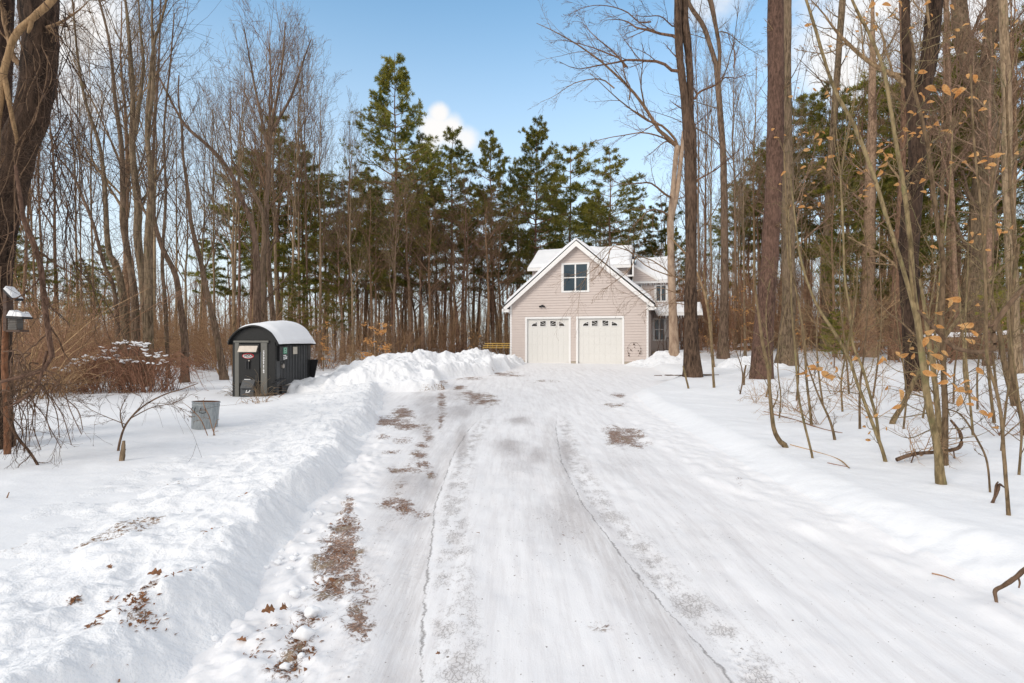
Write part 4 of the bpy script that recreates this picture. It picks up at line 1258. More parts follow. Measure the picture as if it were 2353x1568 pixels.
# leafless trees that can be told apart, then the ones filling the woods
for (x, Y, k, yt, sx) in [(602, 29, 0, 70, .8), (640, 33, 1, 48, .85), (668, 31, 3, 120, .8), (575, 36, 5, 110, .9), (705, 36, 3, 130, .75), (735, 33, 1, 215, .7), (782, 36, 5, 300, .75), (806, 40, 3, 280, .7), (812, 32, 1, 420, .55), (540, 30, 1, 200, .75),
                          (905, 33, 3, 420, .8), (855, 35, 0, 430, .7), (945, 38, 4, 430, .95), (988, 36, 0, 470, .8), (1062, 40, 4, 440, .9), (1120, 37, 2, 470, .75), (1150, 41, 0, 500, .8),
                          (1608, 36, 1, 30, .7), (1635, 34, 3, 120, .6), (1690, 36, 1, 60, .8), (1712, 30, 3, 250, .6), (1730, 40, 0, 150, .8), (1622, 44, 0, 200, .8)]:
    bare_tree(x, Y, k, yt, sx)
def fill(n, x0, x1, Y0, Y1, ks, seed):
    r = random.Random(seed)
    for i in range(n):
        x = x0 + (x1 - x0) * (i + r.random()) / n
        Y = r.uniform(Y0, Y1)
        bare_tree(x, Y, r.choice(ks), skyline(x) + r.uniform(0, 230), r.uniform(.55, 1.0))


fill(8, -60, 150, 22, 46, (0, 1, 3, 5), 1)
fill(8, 150, 420, 25, 46, (0, 1, 3, 5), 2)
fill(5, 420, 540, 28, 48, (0, 1, 3), 3)
fill(7, 540, 760, 32, 50, (0, 1, 3, 4), 4)
fill(8, 760, 880, 34, 54, (0, 4, 3), 5)
fill(19, 880, 1165, 36, 56, (0, 4, 2, 4), 6)
fill(6, 1165, 1500, 50, 60, (0, 2, 4), 7)
fill(13, 1500, 1760, 38, 56, (0, 1, 4, 3), 8)
fill(14, 1760, 2060, 28, 54, (0, 1, 4, 4, 2), 9)
fill(16, 2060, 2420, 22, 52, (0, 1, 4, 2, 3), 10)

# ------------------------------------------------------------------ trees one can recognise, drawn limb by limb
def P3(pts, Y, wob=.012):
    out = []
    for i, p in enumerate(pts):
        y_ = Y + (p[3] if len(p) > 3 else 0)
        out.append(np.concatenate([at(p[0], p[1], y_), [(p[2] if len(p) > 2 else 0) * y_ / FOC / 2]]))
    return np.array(out)


def special(kind, label, cat, barkm, Y, stems, limbs=(), S=14, twigs=None, group=None, rough=.07, ext=3.0, parts=None, seed=1, tw_up=.03, base=None, sub=True, flare=.35, rmin=.005):
    """stems: lists of (x,y,width) in the photograph; the first point of stems[0] is the foot"""
    g = np.random.default_rng(seed)
    foot = at(stems[0][0][0], stems[0][0][1], Y) if base is None else base
    foot[2] = gz(foot[0], foot[1])
    root = empty(kind, foot, 0, label, cat, group)
    tb_ = TB(); allP = []; allR = []
    for si, st in enumerate(stems):
        A = P3(st, Y)
        if si == 0:
            A = np.vstack([np.concatenate([[A[0, 0] + (A[0, 0] - A[1, 0]) * .02, A[0, 1]], [foot[2] - .25], [A[0, 3]]]), A])
        top = st[-1]
        if top[1] < 25 and ext:
            d = A[-1, :3] - A[-2, :3]; d /= np.linalg.norm(d)
            for e in (1, 2): A = np.vstack([A, np.concatenate([A[-1, :3] + d * ext / 2 + np.array([.1, .1, 0]) * g.normal(), [A[-1, 3] * .72]])])
        n = max(16, len(A) * 4)
        B = resample(A, n)
        Pp = B[None, :, :3].copy(); Rr = np.maximum(B[None, :, 3], .003)
        Pp[0, 1:, 1] += .08 * Rr[0, 1:] * np.cumsum(g.normal(size=n - 1))
        if si == 0 and flare:
            h = Pp[0, :, 2] - foot[2]
            Rr = Rr * (1 + flare * np.exp(-np.maximum(h, 0) / (Rr[0, 0] * 2.2)))[None]
        Pp = Pp - foot
        tb_.tubes(Pp, Rr, S, rough, seed + si)
        Q_ = resample(np.concatenate([Pp[0], Rr.T], 1), 16)
        allP.append(Q_[:, :3]); allR.append(np.abs(Q_[:, 3]))
    link('trunk', tb_.me('trunk', M[barkm]), root)
    cr = TB(); LP = []; LR = []
    for lb in limbs:
        A = P3([(p[0], p[1]) for p in lb['p']], Y)
        A[:, 1] += np.linspace(0, lb.get('dy', 0), len(A))
        tp = np.concatenate(allP) + foot; dd_ = np.linalg.norm(tp - A[0, :3], axis=1); j_ = int(np.argmin(dd_))
        if .02 < dd_[j_] < .9: A = np.vstack([np.concatenate([tp[j_] + [0, 0, -.15 * dd_[j_]], [0]]), A])
        B = resample(A, 14)[:, :3]
        B[1:] += np.cumsum(g.normal(size=(13, 3)), 0) * .004 * np.linalg.norm(B[-1] - B[0]) / 5
        w = lb.get('w', 8) * .7 * Y / FOC / 2
        R_ = np.linspace(w, max(w * .12, rmin), 14)
        LP.append(B - foot); LR.append(R_)
    if LP:
        LPa = np.array(LP); LRa = np.array(LR)
        cr.tubes(LPa, LRa, 7, .05, seed)
        if sub:
            a, b_ = spawn(LPa, LRa, 9, .15, 1.0, .30, .60, tw_up, .06, 7, .5, .25, g, rmin * 1.2, .45); cr.tubes(a, b_, 4)
            a, b_ = spawn(a, b_, 6, .15, 1.0, .42, .6, tw_up, .08, 5, .6, .35, g, rmin, .4); cr.tubes(a, b_, 3)
            a, b_ = spawn(a, b_, 3, .2, 1.0, .5, .6, tw_up, .10, 4, .7, .5, g, rmin * .8, .4); cr.tubes(a, b_, 3)
    if twigs:
        Pt = np.array(allP); Rt = np.array(allR)
        a, b_ = spawn(Pt, Rt, twigs['n'], twigs.get('t0', .3), .98, twigs['L'], twigs.get('ang', .8), tw_up, .1, 8, twigs.get('rr', .25), .25, g, rmin * 1.4, .3)
        cr.tubes(a, b_, 5)
        a, b_ = spawn(a, b_, 5, .2, 1.0, .4, .65, tw_up, .13, 5, .6, .35, g, rmin, .4); cr.tubes(a, b_, 3)
        a, b_ = spawn(a, b_, 4, .2, 1.0, .45, .65, tw_up, .15, 4, .7, .5, g, rmin * .8, .4); cr.tubes(a, b_, 3)
    if cr.v: link('crown', cr.me('crown', M[barkm] if barkm not in ('bark_red', 'bark_dark', 'bark_wet', 'bark_tan') else M['bark']), root)
    root['_y'] = Y
    return root


def z5(pts): return [(1197 + x * .3818, y * .3818, *(v * .3818 for v in r)) for x, y, *r in pts]
def z6(pts): return [(1753 + x * .3818, y * .3818, *(v * .3818 for v in r)) for x, y, *r in pts]
def z7(pts): return [(1753 + x * .3818, 598 + y * .3818, *(v * .3818 for v in r)) for x, y, *r in pts]
def z1(pts): return [(x * .3818, y * .3818, *(v * .3818 for v in r)) for x, y, *r in pts]
def z2(pts): return [(x * .3818, 513 + y * .3818, *(v * .3818 for v in r)) for x, y, *r in pts]


YF = on_ground(1590, 865)[1]
special('forked_tree', 'dark rough-barked tree forking into twin stems, nearest the house', 'tree', 'bark_dark', YF,
        [[(1590, 865, 34), (1589, 780, 31), (1588, 640, 27), (1588, 540, 25), (1587, 458, 27), (1585, 344, 27), (1583, 300, 29), (1576, 255, 20), (1572, 229, 17), (1565, 172, 17), (1559, 115, 17), (1556, 57, 16), (1556, 0, 18)],
         [(1584, 330, 18), (1587, 280, 17), (1586, 229, 16), (1586, 172, 16), (1582, 115, 17), (1575, 57, 18), (1573, 0, 13)]],
        [dict(p=z5([(920, 430), (880, 415), (830, 395), (740, 398), (620, 405), (560, 430), (440, 460), (320, 490), (220, 460)]), w=11, dy=-1),
         dict(p=z5([(640, 405), (560, 290), (480, 200), (430, 130), (380, 50), (320, 25)]), w=6, dy=1),
         dict(p=z5([(625, 405), (590, 350), (520, 320), (400, 275), (230, 235)]), w=6),
         dict(p=z5([(915, 215), (860, 180), (780, 130), (720, 90), (680, 30), (620, -10), (540, -30)]), w=11, dy=1.5),
         dict(p=z5([(780, 130), (700, 150), (620, 110), (500, 95), (380, 120), (260, 190)]), w=5, dy=-1),
         dict(p=z5([(920, 160), (820, 150), (720, 200), (640, 250), (580, 300)]), w=5, dy=-2),
         dict(p=z5([(1040, 600), (1080, 540), (1170, 490), (1215, 460), (1280, 405), (1345, 400), (1460, 345)]), w=9, dy=1),
         dict(p=z5([(1280, 405), (1285, 320), (1250, 230), (1240, 180)]), w=5), dict(p=z5([(1055, 745), (1130, 680), (1160, 660)]), w=4)],
        S=18, twigs=dict(n=5, L=.10, t0=.35, ang=1.0, rr=.2), seed=31, rough=.10, tw_up=.01)
YB = on_ground(1549, 834)[1]
special('beech_tree', 'smooth light tan trunk in front of the porch', 'tree', 'bark_tan', YB,
        [[(1549, 834, 24), (1548, 790, 21), (1545, 700, 18), (1541, 596, 15), (1540, 540, 15), (1540, 500, 15), (1546, 430, 11), (1550, 385, 11), (1556, 335, 13)],
         [(1542, 500, 13), (1555, 440, 11), (1562, 382, 10), (1567, 336, 9), (1569, 300, 5)]],
        [dict(p=z5([(945, 862), (860, 828), (800, 780), (740, 700), (650, 600), (560, 530), (450, 450), (330, 380), (200, 320), (80, 280)]), w=13, dy=-2),
         dict(p=z5([(945, 862), (840, 785), (740, 780), (640, 750), (540, 710), (450, 665), (360, 620)]), w=9, dy=-3),
         dict(p=z5([(860, 830), (740, 785), (640, 790), (520, 800), (440, 815), (340, 860)]), w=6, dy=1),
         dict(p=z5([(560, 530), (480, 460), (330, 470), (200, 540), (120, 560)]), w=5, dy=1),
         dict(p=z5([(650, 600), (655, 520), (610, 450), (600, 400)]), w=5), dict(p=z5([(880, 850), (820, 900), (740, 980), (680, 1030)]), w=5, dy=-2),
         dict(p=z5([(905, 1190), (840, 1185), (740, 1145), (640, 1170), (520, 1190), (430, 1140)]), w=8, dy=-3),
         dict(p=z5([(880, 1290), (820, 1290), (760, 1300), (700, 1330), (650, 1380), (560, 1480), (540, 1600)]), w=6, dy=-4)],
        S=16, seed=33, rough=.03, tw_up=-.005)
# twigs hanging over the gable
def z4(pts): return [(1111.9 + .2326 * x, 513.2 + .2326 * y) for x, y in pts]
special('beech_tree', 'thin grey sapling right of the tan trunk, its drooping twigs across the gable', 'tree', 'bark', YB - 3.5,
        [[(1640, 858, 7), (1632, 760, 6), (1622, 690, 6), (1606, 640, 5), (1580, 590, 5), (1540, 545, 4)]],
        [dict(p=z4([(1990, 560), (1850, 520), (1700, 400), (1500, 330), (1250, 240), (1150, 400), (1000, 520), (930, 640), (890, 900)]), w=5, dy=-1),
         dict(p=z4([(1980, 700), (1860, 680), (1700, 640), (1560, 700), (1400, 740), (1280, 760)]), w=4, dy=-1),
         dict(p=z4([(1850, 520), (1600, 440), (1400, 300), (1250, 230), (1050, 380), (950, 560), (940, 720)]), w=4, dy=-2),
         dict(p=z4([(1980, 800), (1850, 790), (1700, 830), (1580, 840), (1500, 940)]), w=3, dy=-1),
         dict(p=z4([(1250, 240), (1210, 380), (1130, 500), (1060, 570)]), w=3), dict(p=z4([(1500, 330), (1420, 470), (1200, 640), (1080, 720)]), w=3)], S=8, seed=34, tw_up=-.05, flare=.1, rmin=.004)
special('bare_tree', 'straight brown trunk with a forked top, right of the forked dark tree', 'tree', 'bark_mid', on_ground(1662, 824)[1],
        [[(1662, 824, 24), (1663, 740, 20), (1665, 600, 17), (1663, 458, 16), (1660, 344, 14), (1653, 248, 13), (1648, 172, 12), (1645, 145, 11), (1632, 103, 10), (1616, 57, 10), (1590, 20, 9), (1575, -10, 8)],
         [(1650, 190, 9), (1653, 115, 8), (1644, 57, 9), (1632, 0, 11)]], z and [dict(p=z5([(1190, 190), (1250, 200), (1340, 270), (1470, 350)]), w=4), dict(p=z5([(1150, 280), (1090, 190), (1020, 190)]), w=4)], S=12, twigs=dict(n=9, L=.16, t0=.35), seed=35)
special('pine_trunk_tree', 'thick reddish-purple trunk, widest right of the house', 'tree', 'bark_red', on_ground(1749, 869)[1],
        [[(1749, 869, 47), (1753, 780, 42), (1759, 700, 40), (1767, 620, 38), (1770, 573, 37), (1777, 382, 36), (1779, 229, 35), (1780, 0, 33)]], S=28, twigs=dict(n=12, L=.05, t0=.3, ang=1.2, rr=.10), seed=36, rough=.05, flare=.15, tw_up=.0)
special('bare_tree', 'grey-brown trunk close behind the thick reddish trunk', 'tree', 'bark_mid', on_ground(1804, 838)[1],
        [[(1804, 838, 38), (1808, 760, 31), (1811, 640, 29), (1810, 573, 28), (1809, 420, 24), (1806, 229, 20), (1806, 38, 19), (1806, 0, 19)]], S=16, twigs=dict(n=14, L=.10, t0=.25, ang=1.0, rr=.15), seed=37)
special('bare_tree', 'trunk with green lower bark, third thick one from the porch', 'tree', 'bark_mid', on_ground(1902, 806)[1],
        [[(1902, 806, 30), (1904, 700, 27), (1904, 598, 24), (1905, 500, 19), (1907, 382, 16), (1917, 267, 15), (1927, 115, 13), (1936, 0, 14)]], S=14, twigs=dict(n=14, L=.14, t0=.3), seed=38)
special('forked_tree', 'black-barked forked tree with a pale limb reaching up left', 'tree', 'bark_wet', on_ground(2103, 897)[1],
        [[(2103, 897, 34), (2096, 800, 34), (2090, 712, 34), (2088, 640, 38), (2088, 573, 40), (2096, 460, 37), (2102, 382, 36), (2108, 300, 34), (2119, 214, 31), (2135, 153, 31), (2144, 76, 31), (2150, 0, 30)],
         [(2104, 330, 26), (2098, 260, 24), (2086, 190, 22), (2080, 76, 18), (2078, 0, 17)]],
        [dict(p=z6([(870, 540), (820, 470), (700, 410), (600, 340), (500, 250), (420, 160), (370, 90), (290, 0)]), w=20), dict(p=z6([(700, 410), (740, 280), (690, 150), (640, 60), (600, 0)]), w=8),
         dict(p=z6([(1010, 400), (1090, 230), (1120, 120), (1110, 0)]), w=8), dict(p=z6([(500, 250), (440, 300), (350, 320), (200, 300)]), w=5)],
        S=20, twigs=dict(n=6, L=.12, t0=.2), seed=39, rough=.11)
special('bare_tree', 'stout grey-brown tree splitting in two near the right edge', 'tree', 'bark_mid', on_ground(2219, 822)[1],
        [[(2219, 822, 54), (2227, 740, 46), (2234, 636, 44), (2248, 540, 50), (2258, 420, 46), (2261, 344, 44), (2262, 270, 38), (2245, 210, 36), (2222, 153, 34), (2206, 80, 31), (2202, 0, 30)],
         [(2262, 290, 28), (2264, 220, 27), (2263, 153, 26), (2270, 60, 27), (2274, 0, 28)]], [dict(p=z6([(1370, 900), (1440, 800), (1520, 700), (1600, 560)]), w=9)], S=18, twigs=dict(n=10, L=.16, t0=.2), seed=40, rough=.08)
for (lab, Yx, pts, bk) in [('reddish pine trunk behind the black-barked forked tree', 30, [(1997, 800, 30), (1997, 640, 28), (1999, 496, 25), (2002, 350, 20), (2003, 200, 15), (2004, 80, 10), (2004, -10, 6)], 'bark_pine'),
                       ('slim reddish trunk between the forked and the stout right trees', 31, [(2182, 800, 18), (2182, 600, 15), (2181, 420, 13), (2178, 200, 11), (2172, 0, 10)], 'bark_pine'),
                       ('grey trunk leaning slightly left at the right edge', 19, [(2330, 830, 24), (2322, 600, 22), (2316, 380, 20), (2312, 150, 18), (2306, 0, 16)], 'bark_grey'),
                       ('slim brown trunk beside the black-barked tree', 27, [(2052, 800, 18), (2060, 600, 16), (2075, 300, 13), (2070, 0, 11)], 'bark')]:
    special('bare_tree', lab, 'tree', bk, Yx, [pts], S=12, twigs=dict(n=14, L=.13, t0=.2), seed=int(Yx * 7))

# left clump: many stems from the same hollow behind the bramble mound
for i, (lab, Yx, st, bk) in enumerate([
    ('leftmost tall stem of the clump above the bramble mound', 20.5, [z1([])] and [[(313, 892, 22), (309, 704, 20), (302, 628, 19), (284, 513, 17), (284, 458, 16), (283, 344, 15), (267, 229, 12), (252, 95, 9), (229, 0, 8)]], 'bark'),
    ('straight dark stem in the middle of the clump above the bramble mound', 20, [[(338, 892, 22), (336, 742, 20), (325, 628, 20), (315, 540, 22), (317, 477, 22), (304, 344, 18), (305, 248, 16), (302, 153, 14), (292, 38, 11), (288, 0, 10)], [(304, 330, 12), (318, 248, 11), (330, 150, 9), (322, 60, 7), (318, 0, 6)]], 'bark'),
    ('rightmost thick stem of the clump, forked near the top', 19.5, [[(342, 892, 24), (341, 628, 21), (340, 573, 22), (346, 420, 18), (338, 305, 14), (344, 191, 12), (355, 95, 10), (367, 57, 9), (382, 0, 9)], [(340, 305, 10), (352, 170, 9), (349, 60, 8), (350, 0, 7)]], 'bark_grey'),
    ('stem leaning left out of the clump above the bramble mound', 21, [[(292, 892, 20), (282, 696, 19), (264, 608, 18), (248, 573, 16), (237, 400, 12), (225, 325, 11), (195, 229, 9), (179, 134, 8), (170, 40, 7), (166, 0, 6)]], 'bark_grey'),
    ('thin arched stem bending far left over the brambles', 21.5, [[(276, 892, 12), (264, 680, 10), (244, 620, 10), (233, 588, 10), (214, 515, 9), (191, 458, 9), (172, 412, 8), (145, 374, 6), (107, 336, 4)]], 'bark'),
    ('bowed grey tree standing between bramble mound and boiler', 21, [[(424, 882, 20), (424, 780, 18), (412, 696, 16), (401, 628, 15), (374, 574, 14), (355, 513, 13), (347, 440, 11), (352, 330, 9), (360, 200, 7), (366, 60, 6), (368, 0, 5)]], 'bark_grey'),
    ('slender leaning tree just left of the boiler', 22, [[(516, 872, 19), (492, 750, 16), (473, 666, 15), (458, 589, 13), (439, 513, 12), (431, 439, 11), (420, 363, 9), (416, 286, 8), (409, 229, 6), (410, 172, 5)]], 'bark'),
    ('long crooked tree arching left high above the boiler', 24, [[(588, 862, 20), (590, 718, 20), (588, 600, 18), (580, 520, 16), (556, 460, 14), (536, 410, 13), (508, 367, 13), (470, 328, 12), (431, 294, 11), (408, 260, 9), (382, 210, 8), (359, 164, 6)]], 'bark_grey'),
    ('broken-topped tree with a pale split, behind the boiler', 26, [[(604, 858, 20), (604, 640, 17), (610, 520, 15), (598, 470, 14), (572, 425, 12), (548, 390, 10), (533, 368, 8)]], 'bark'),
    ('tall upright tree with fine fan of twigs behind the boiler', 27, [[(640, 850, 15), (624, 700, 15), (611, 506, 14), (618, 375, 12), (622, 300, 11), (640, 200, 9), (650, 120, 7), (655, 50, 5)], [(620, 360, 9), (600, 270, 8), (580, 170, 6), (560, 60, 4)], [(625, 300, 8), (670, 220, 7), (700, 130, 5), (715, 90, 3)]], 'bark_grey'),
    ('thin leaning pole tree left of the bowed grey tree', 23, [[(388, 885, 11), (380, 700, 10), (372, 600, 9), (380, 450, 8), (376, 300, 7), (390, 150, 6), (400, 30, 4)]], 'bark')]):
    st = [[(p[0], p[1], p[2] * (.86 - .30 * k / (len(q) - 1))) for k, p in enumerate(q)] for q in st]
    special('bare_tree', lab, 'tree', 'bark_mid', Yx, st, S=12, twigs=dict(n=12, L=.20, t0=.32, ang=.55, rr=.34), seed=50 + i, tw_up=.04, rmin=.006)

# the great leaning trunk at the left edge, wrapped in vines
Y0 = 8.3
special('leaning_tree', 'massive dark leaning trunk at the left edge, wrapped in vines', 'tree', 'bark_wet', Y0,
        [[(-30, 1056, 90), (-27, 900, 76), (-24, 760, 70), (-19, 620, 66), (-11, 500, 66), (2, 430, 67), (26, 345, 68), (52, 286, 68), (68, 210, 67), (74, 130, 66), (75, 60, 68), (70, -20, 72)]],
        [dict(p=[(118, 60), (150, 45), (185, 20), (205, 0)], w=14), dict(p=[(36, 140), (20, 90), (6, 40), (0, -20)], w=22)], S=40, seed=70, rough=.09, ext=2.0, flare=.15, sub=True)
special('leaning_tree', 'second dark vine-covered trunk cut by the left edge, behind the leaning one', 'tree', 'bark_wet', 9.0, [[(-30, 1040, 70), (-22, 700, 60), (-16, 500, 55), (-6, 300, 50), (2, 150, 46), (4, 0, 44)]], S=20, seed=71, rough=.09, base=None)


def strand(name, label, cat, mat, Y, lines, group=None, S=7, twigs=None, seed=1, taper=.5, rough=.06, grow_up=-.03, part='stem'):
    """vines, canes and sticks: free strands"""
    g = np.random.default_rng(seed)
    A0_ = P3(lines[0], Y)[0, :3]
    root = empty(name, A0_, 0, label, cat, group)
    tb_ = TB(); Ps = []; Rs = []
    for ln in lines:
        A = P3(ln, Y); n = max(10, len(A) * 4)
        B = resample(A, n)
        w = B[:, 3] if len(ln[0]) > 2 else np.full(n, .01)
        B3 = B[:, :3] - A0_
        tb_.tubes(B3[None], np.maximum(w, .0025)[None], S, rough, seed)
        Ps.append(resample(np.concatenate([B3, w[:, None]], 1), 12))
    link(part, tb_.me('vine_stem', M[mat]), root)
    if twigs:
        Ps = np.array(Ps)
        cr = TB()
        a, b_ = spawn(Ps[:, :, :3], np.abs(Ps[:, :, 3]) + .002, twigs['n'], .1, 1.0, twigs['L'], twigs.get('ang', .8), grow_up, .16, 8, .45, .3, g, .003, .3); cr.tubes(a, b_, 4)
        a, b_ = spawn(a, b_, twigs.get('n2', 4), .2, 1.0, .45, .7, grow_up, .2, 6, .6, .4, g, .0022, .3); cr.tubes(a, b_, 3)
        link('twig_sprays', cr.me('twigs', M[mat]), root)
    return root


strand('vine', 'thick tan vine looping across the leaning trunk at the left edge', 'vine', 'vine', 7.85,
       [[(134, -25, 15), (116, 4, 15), (92, 27, 15), (72, 44, 14), (50, 62, 15), (36, 80, 15), (26, 100, 14), (19, 128, 15), (12, 150, 15), (6, 175, 16), (2, 215, 15), (-4, 260, 14), (-8, 330, 13), (-10, 420, 12)],
        [(72, 48, 10), (70, 60, 9), (66, 70, 7), (64, 76, 4)], [(8, 170, 12), (16, 205, 11), (24, 250, 9), (32, 290, 9), (38, 318, 7), (36, 330, 3)]], seed=72, rough=.12)
g0 = np.random.default_rng(73)
lines = []
for i in range(17):
    ytop = g0.uniform(-30, 700); L = g0.uniform(140, 420)
    ph = g0.uniform(0, 6); side_ = g0.uniform(-34, 34)
    ln = []
    for k in range(7):
        y = ytop + L * k / 6
        c = np.interp(y, [-30, 130, 210, 286, 345, 430, 500, 620, 900, 1056], [77, 81, 76, 60, 36, 12, 2, -6, -12, -16])
        ln.append((c + side_ + 12 * math.sin(ph + k * 1.1) + side_ * .1 * k * .3, y, g0.uniform(1.2, 3.2)))
    lines.append(ln)
strand('vine', 'tangle of thin woody vines climbing the leaning trunk', 'vine', 'vine_dark', 7.95, lines, S=5, twigs=dict(n=2, L=.25), seed=73)
strand('vine', 'dark hanging vine stem right of the bird feeder', 'vine', 'deadwood', 7.0, [[(36, 380, 7), (46, 450, 9), (57, 513, 10), (76, 560, 10), (92, 608, 11), (98, 650, 11), (101, 685, 11), (108, 740, 11), (115, 788, 11), (120, 822, 10)],
       [(118, 820, 9), (96, 850, 8), (60, 862, 8), (20, 872, 7), (-10, 880, 7)], [(108, 806, 6), (88, 880, 6), (60, 910, 5), (20, 935, 5)], [(60, 513, 7), (84, 570, 7), (96, 640, 7), (110, 700, 7)]], twigs=dict(n=7, L=.35), seed=74)
# the net of hanging creepers between the trunk and the woods
lines = []
g0 = np.random.default_rng(75)
for i in range(30):
    x0 = g0.uniform(95, 150); y0 = g0.uniform(-40, 420)
    x1 = g0.uniform(90, 330); y1 = y0 + g0.uniform(120, 480)
    ph = g0.uniform(0, 6); am = g0.uniform(8, 34)
    lines.append([(x0 + (x1 - x0) * (k / 7) ** 1.4 + am * math.sin(ph + k * .9), y0 + (y1 - y0) * k / 7 + 14 * math.cos(ph * 2 + k), 2.6 - .22 * k, (k / 7) * g0.uniform(-.6, 2.0)) for k in range(8)])
strand('vine', 'net of fine dark creepers hanging right of the leaning trunk', 'vine', 'bark_dark', 7.4, lines, S=4, twigs=dict(n=6, L=.42, n2=5), seed=75, grow_up=-.01)
lines = []
for i in range(22):
    x0 = g0.uniform(-10, 120); y0 = g0.uniform(800, 930)
    x1 = x0 + g0.uniform(-60, 110); y1 = g0.uniform(930, 1075)
    lines.append([(x0 + (x1 - x0) * t + 24 * math.sin(t * 3.1) * g0.uniform(-1, 1), y0 + (y1 - y0) * t ** 1.5 - 30 * math.sin(t * 3.1), 3.6 - 2 * t, .5 - .6 * t) for t in np.linspace(0, 1, 6)])
lines.append([(20, 960, 7), (38, 1000, 7), (70, 1040, 6), (94, 1080, 6)])
strand('bramble', 'arching dark bramble canes at the foot of the leaning trunk', 'bramble', 'deadwood', 7.2, lines, S=5, twigs=dict(n=5, L=.35), seed=76, part='cane')

# saplings on the right bank
def sapling(label, pts_list, mat='bark_young', seed=1, twigs=None, Y=None, rough=.05):
    pts_list = [[(p[0], p[1], p[2] * .86) for p in q] for q in pts_list]
    f = pts_list[0][0]
    Yx = Y or on_ground(f[0], f[1])[1]
    return special('sapling', label, 'sapling', mat, Yx, pts_list, S=9, twigs=twigs or dict(n=5, L=.16, t0=.15, ang=.8, rr=.35), seed=seed, rough=rough, ext=1.0, flare=.12, rmin=.0022, tw_up=.02)


tw = dict(n=7, L=.20, t0=.2, ang=.75, rr=.3)
SAP = {}
SAP['main'] = sapling('thickest sapling nearest on the right bank, with rough orange foot', [[(2160, 1111, 23), (2152, 1018, 18), (2135, 942, 17), (2123, 865, 17), (2108, 751, 15), (2097, 655, 13), (2093, 598, 13), (2089, 535, 12), (2074, 420, 11), (2058, 325, 10), (2043, 229, 9), (2028, 153, 8), (2001, 84, 8), (1967, 19, 7), (1955, -10, 6)],
                      [(2108, 750, 9), (2089, 667, 10), (2066, 590, 10), (2036, 496, 10), (2013, 420, 10), (1982, 336, 10), (1955, 275, 9), (1921, 214, 9), (1898, 153, 8), (1875, 76, 8), (1852, 0, 7)]], seed=80, twigs=tw)
SAP['second'] = sapling('olive sapling rising directly behind the rough-footed one', [[(2171, 1068, 15), (2173, 942, 14), (2169, 827, 13), (2165, 713, 12), (2169, 598, 12), (2158, 535, 11), (2146, 439, 10), (2135, 344, 10), (2120, 275, 9), (2108, 229, 8), (2097, 183, 8), (2099, 115, 7), (2085, 65, 6)]], seed=81, twigs=tw)
SAP['third'] = sapling('short dark sapling stem touching the olive sapling', [[(2162, 1040, 13), (2154, 942, 13), (2146, 865, 13), (2135, 797, 12), (2122, 700, 9), (2112, 640, 6)]], seed=82)
SAP['bent'] = sapling('bent tan sapling by the driveway, curved at its foot', [[(1804, 1027, 15), (1790, 1012, 13), (1776, 980, 11), (1768, 903, 9), (1764, 846, 9), (1753, 797, 9), (1745, 740, 7), (1738, 690, 6), (1732, 620, 5), (1733, 560, 3)]], seed=83)
SAP['a'] = sapling('thin brown sapling leaning left, right of the bent one', [[(1866, 1052, 6), (1845, 965, 6), (1833, 903, 5), (1826, 808, 5), (1818, 713, 4), (1816, 600, 3), (1810, 480, 3)]], seed=84)
SAP['b'] = sapling('straight thin sapling in front of the green-barked trunk', [[(1864, 977, 7), (1852, 865, 6), (1848, 789, 6), (1837, 713, 6), (1826, 655, 5), (1810, 598, 5), (1806, 480, 4), (1800, 330, 3)]], seed=85)
SAP['c'] = sapling('crooked thin sapling with dark knotted foot', [[(1917, 1010, 7), (1906, 965, 6), (1883, 915, 5), (1864, 865, 4), (1848, 812, 4), (1840, 740, 3)]], seed=86)
SAP['d'] = sapling('leaning sapling forked low, left of the rough-footed one', [[(2034, 1060, 9), (2016, 1003, 9), (1990, 934, 8), (1967, 873, 8), (1952, 827, 8), (1921, 770, 8), (1883, 713, 7), (1860, 663, 6), (1838, 590, 5), (1826, 500, 4), (1815, 400, 3)],
                    [(2020, 1015, 7), (2013, 961, 7), (2001, 915, 7), (1982, 846, 7), (1959, 789, 6), (1952, 713, 6), (1940, 636, 5), (1936, 520, 5), (1930, 400, 4)]], seed=87, twigs=tw)
SAP['e'] = sapling('tall thin sapling with swollen joints near the right edge', [[(2316, 1183, 9), (2311, 1115, 9), (2307, 1056, 9), (2299, 961, 8), (2288, 896, 8), (2268, 827, 8), (2265, 713, 7), (2261, 598, 7), (2250, 450, 6), (2236, 300, 5), (2230, 150, 4)]], seed=88, twigs=tw)
SAP['f'] = sapling('slanting grey pole leaning right, propped among the saplings', [[(2049, 973, 13), (2078, 923, 12), (2108, 861, 12), (2135, 831, 12), (2158, 789, 11), (2204, 728, 10), (2249, 667, 9), (2295, 621, 8), (2340, 580, 7)]], seed=89)
SAP['g'] = sapling('pair of olive saplings close together at the right edge', [[(2330, 932, 13), (2310, 846, 13), (2299, 770, 12), (2287, 713, 11), (2268, 636, 10), (2262, 560, 9), (2280, 420, 8), (2300, 260, 6)], [(2325, 905, 10), (2322, 808, 10), (2326, 700, 9), (2330, 560, 8), (2318, 400, 7), (2310, 200, 5)]], seed=90, twigs=tw)
SAP['h'] = sapling('sapling cut by the right edge of the woods', [[(2356, 1000, 12), (2334, 903, 11), (2322, 808, 10), (2326, 694, 9), (2340, 560, 8)]], seed=91)
SAP['i'] = sapling('thin whip arching left above the snow near the right edge', [[(2273, 1130, 5), (2265, 1056, 5), (2242, 1006, 5), (2207, 953, 4), (2173, 938, 3)]], seed=92, twigs=dict(n=2, L=.15))
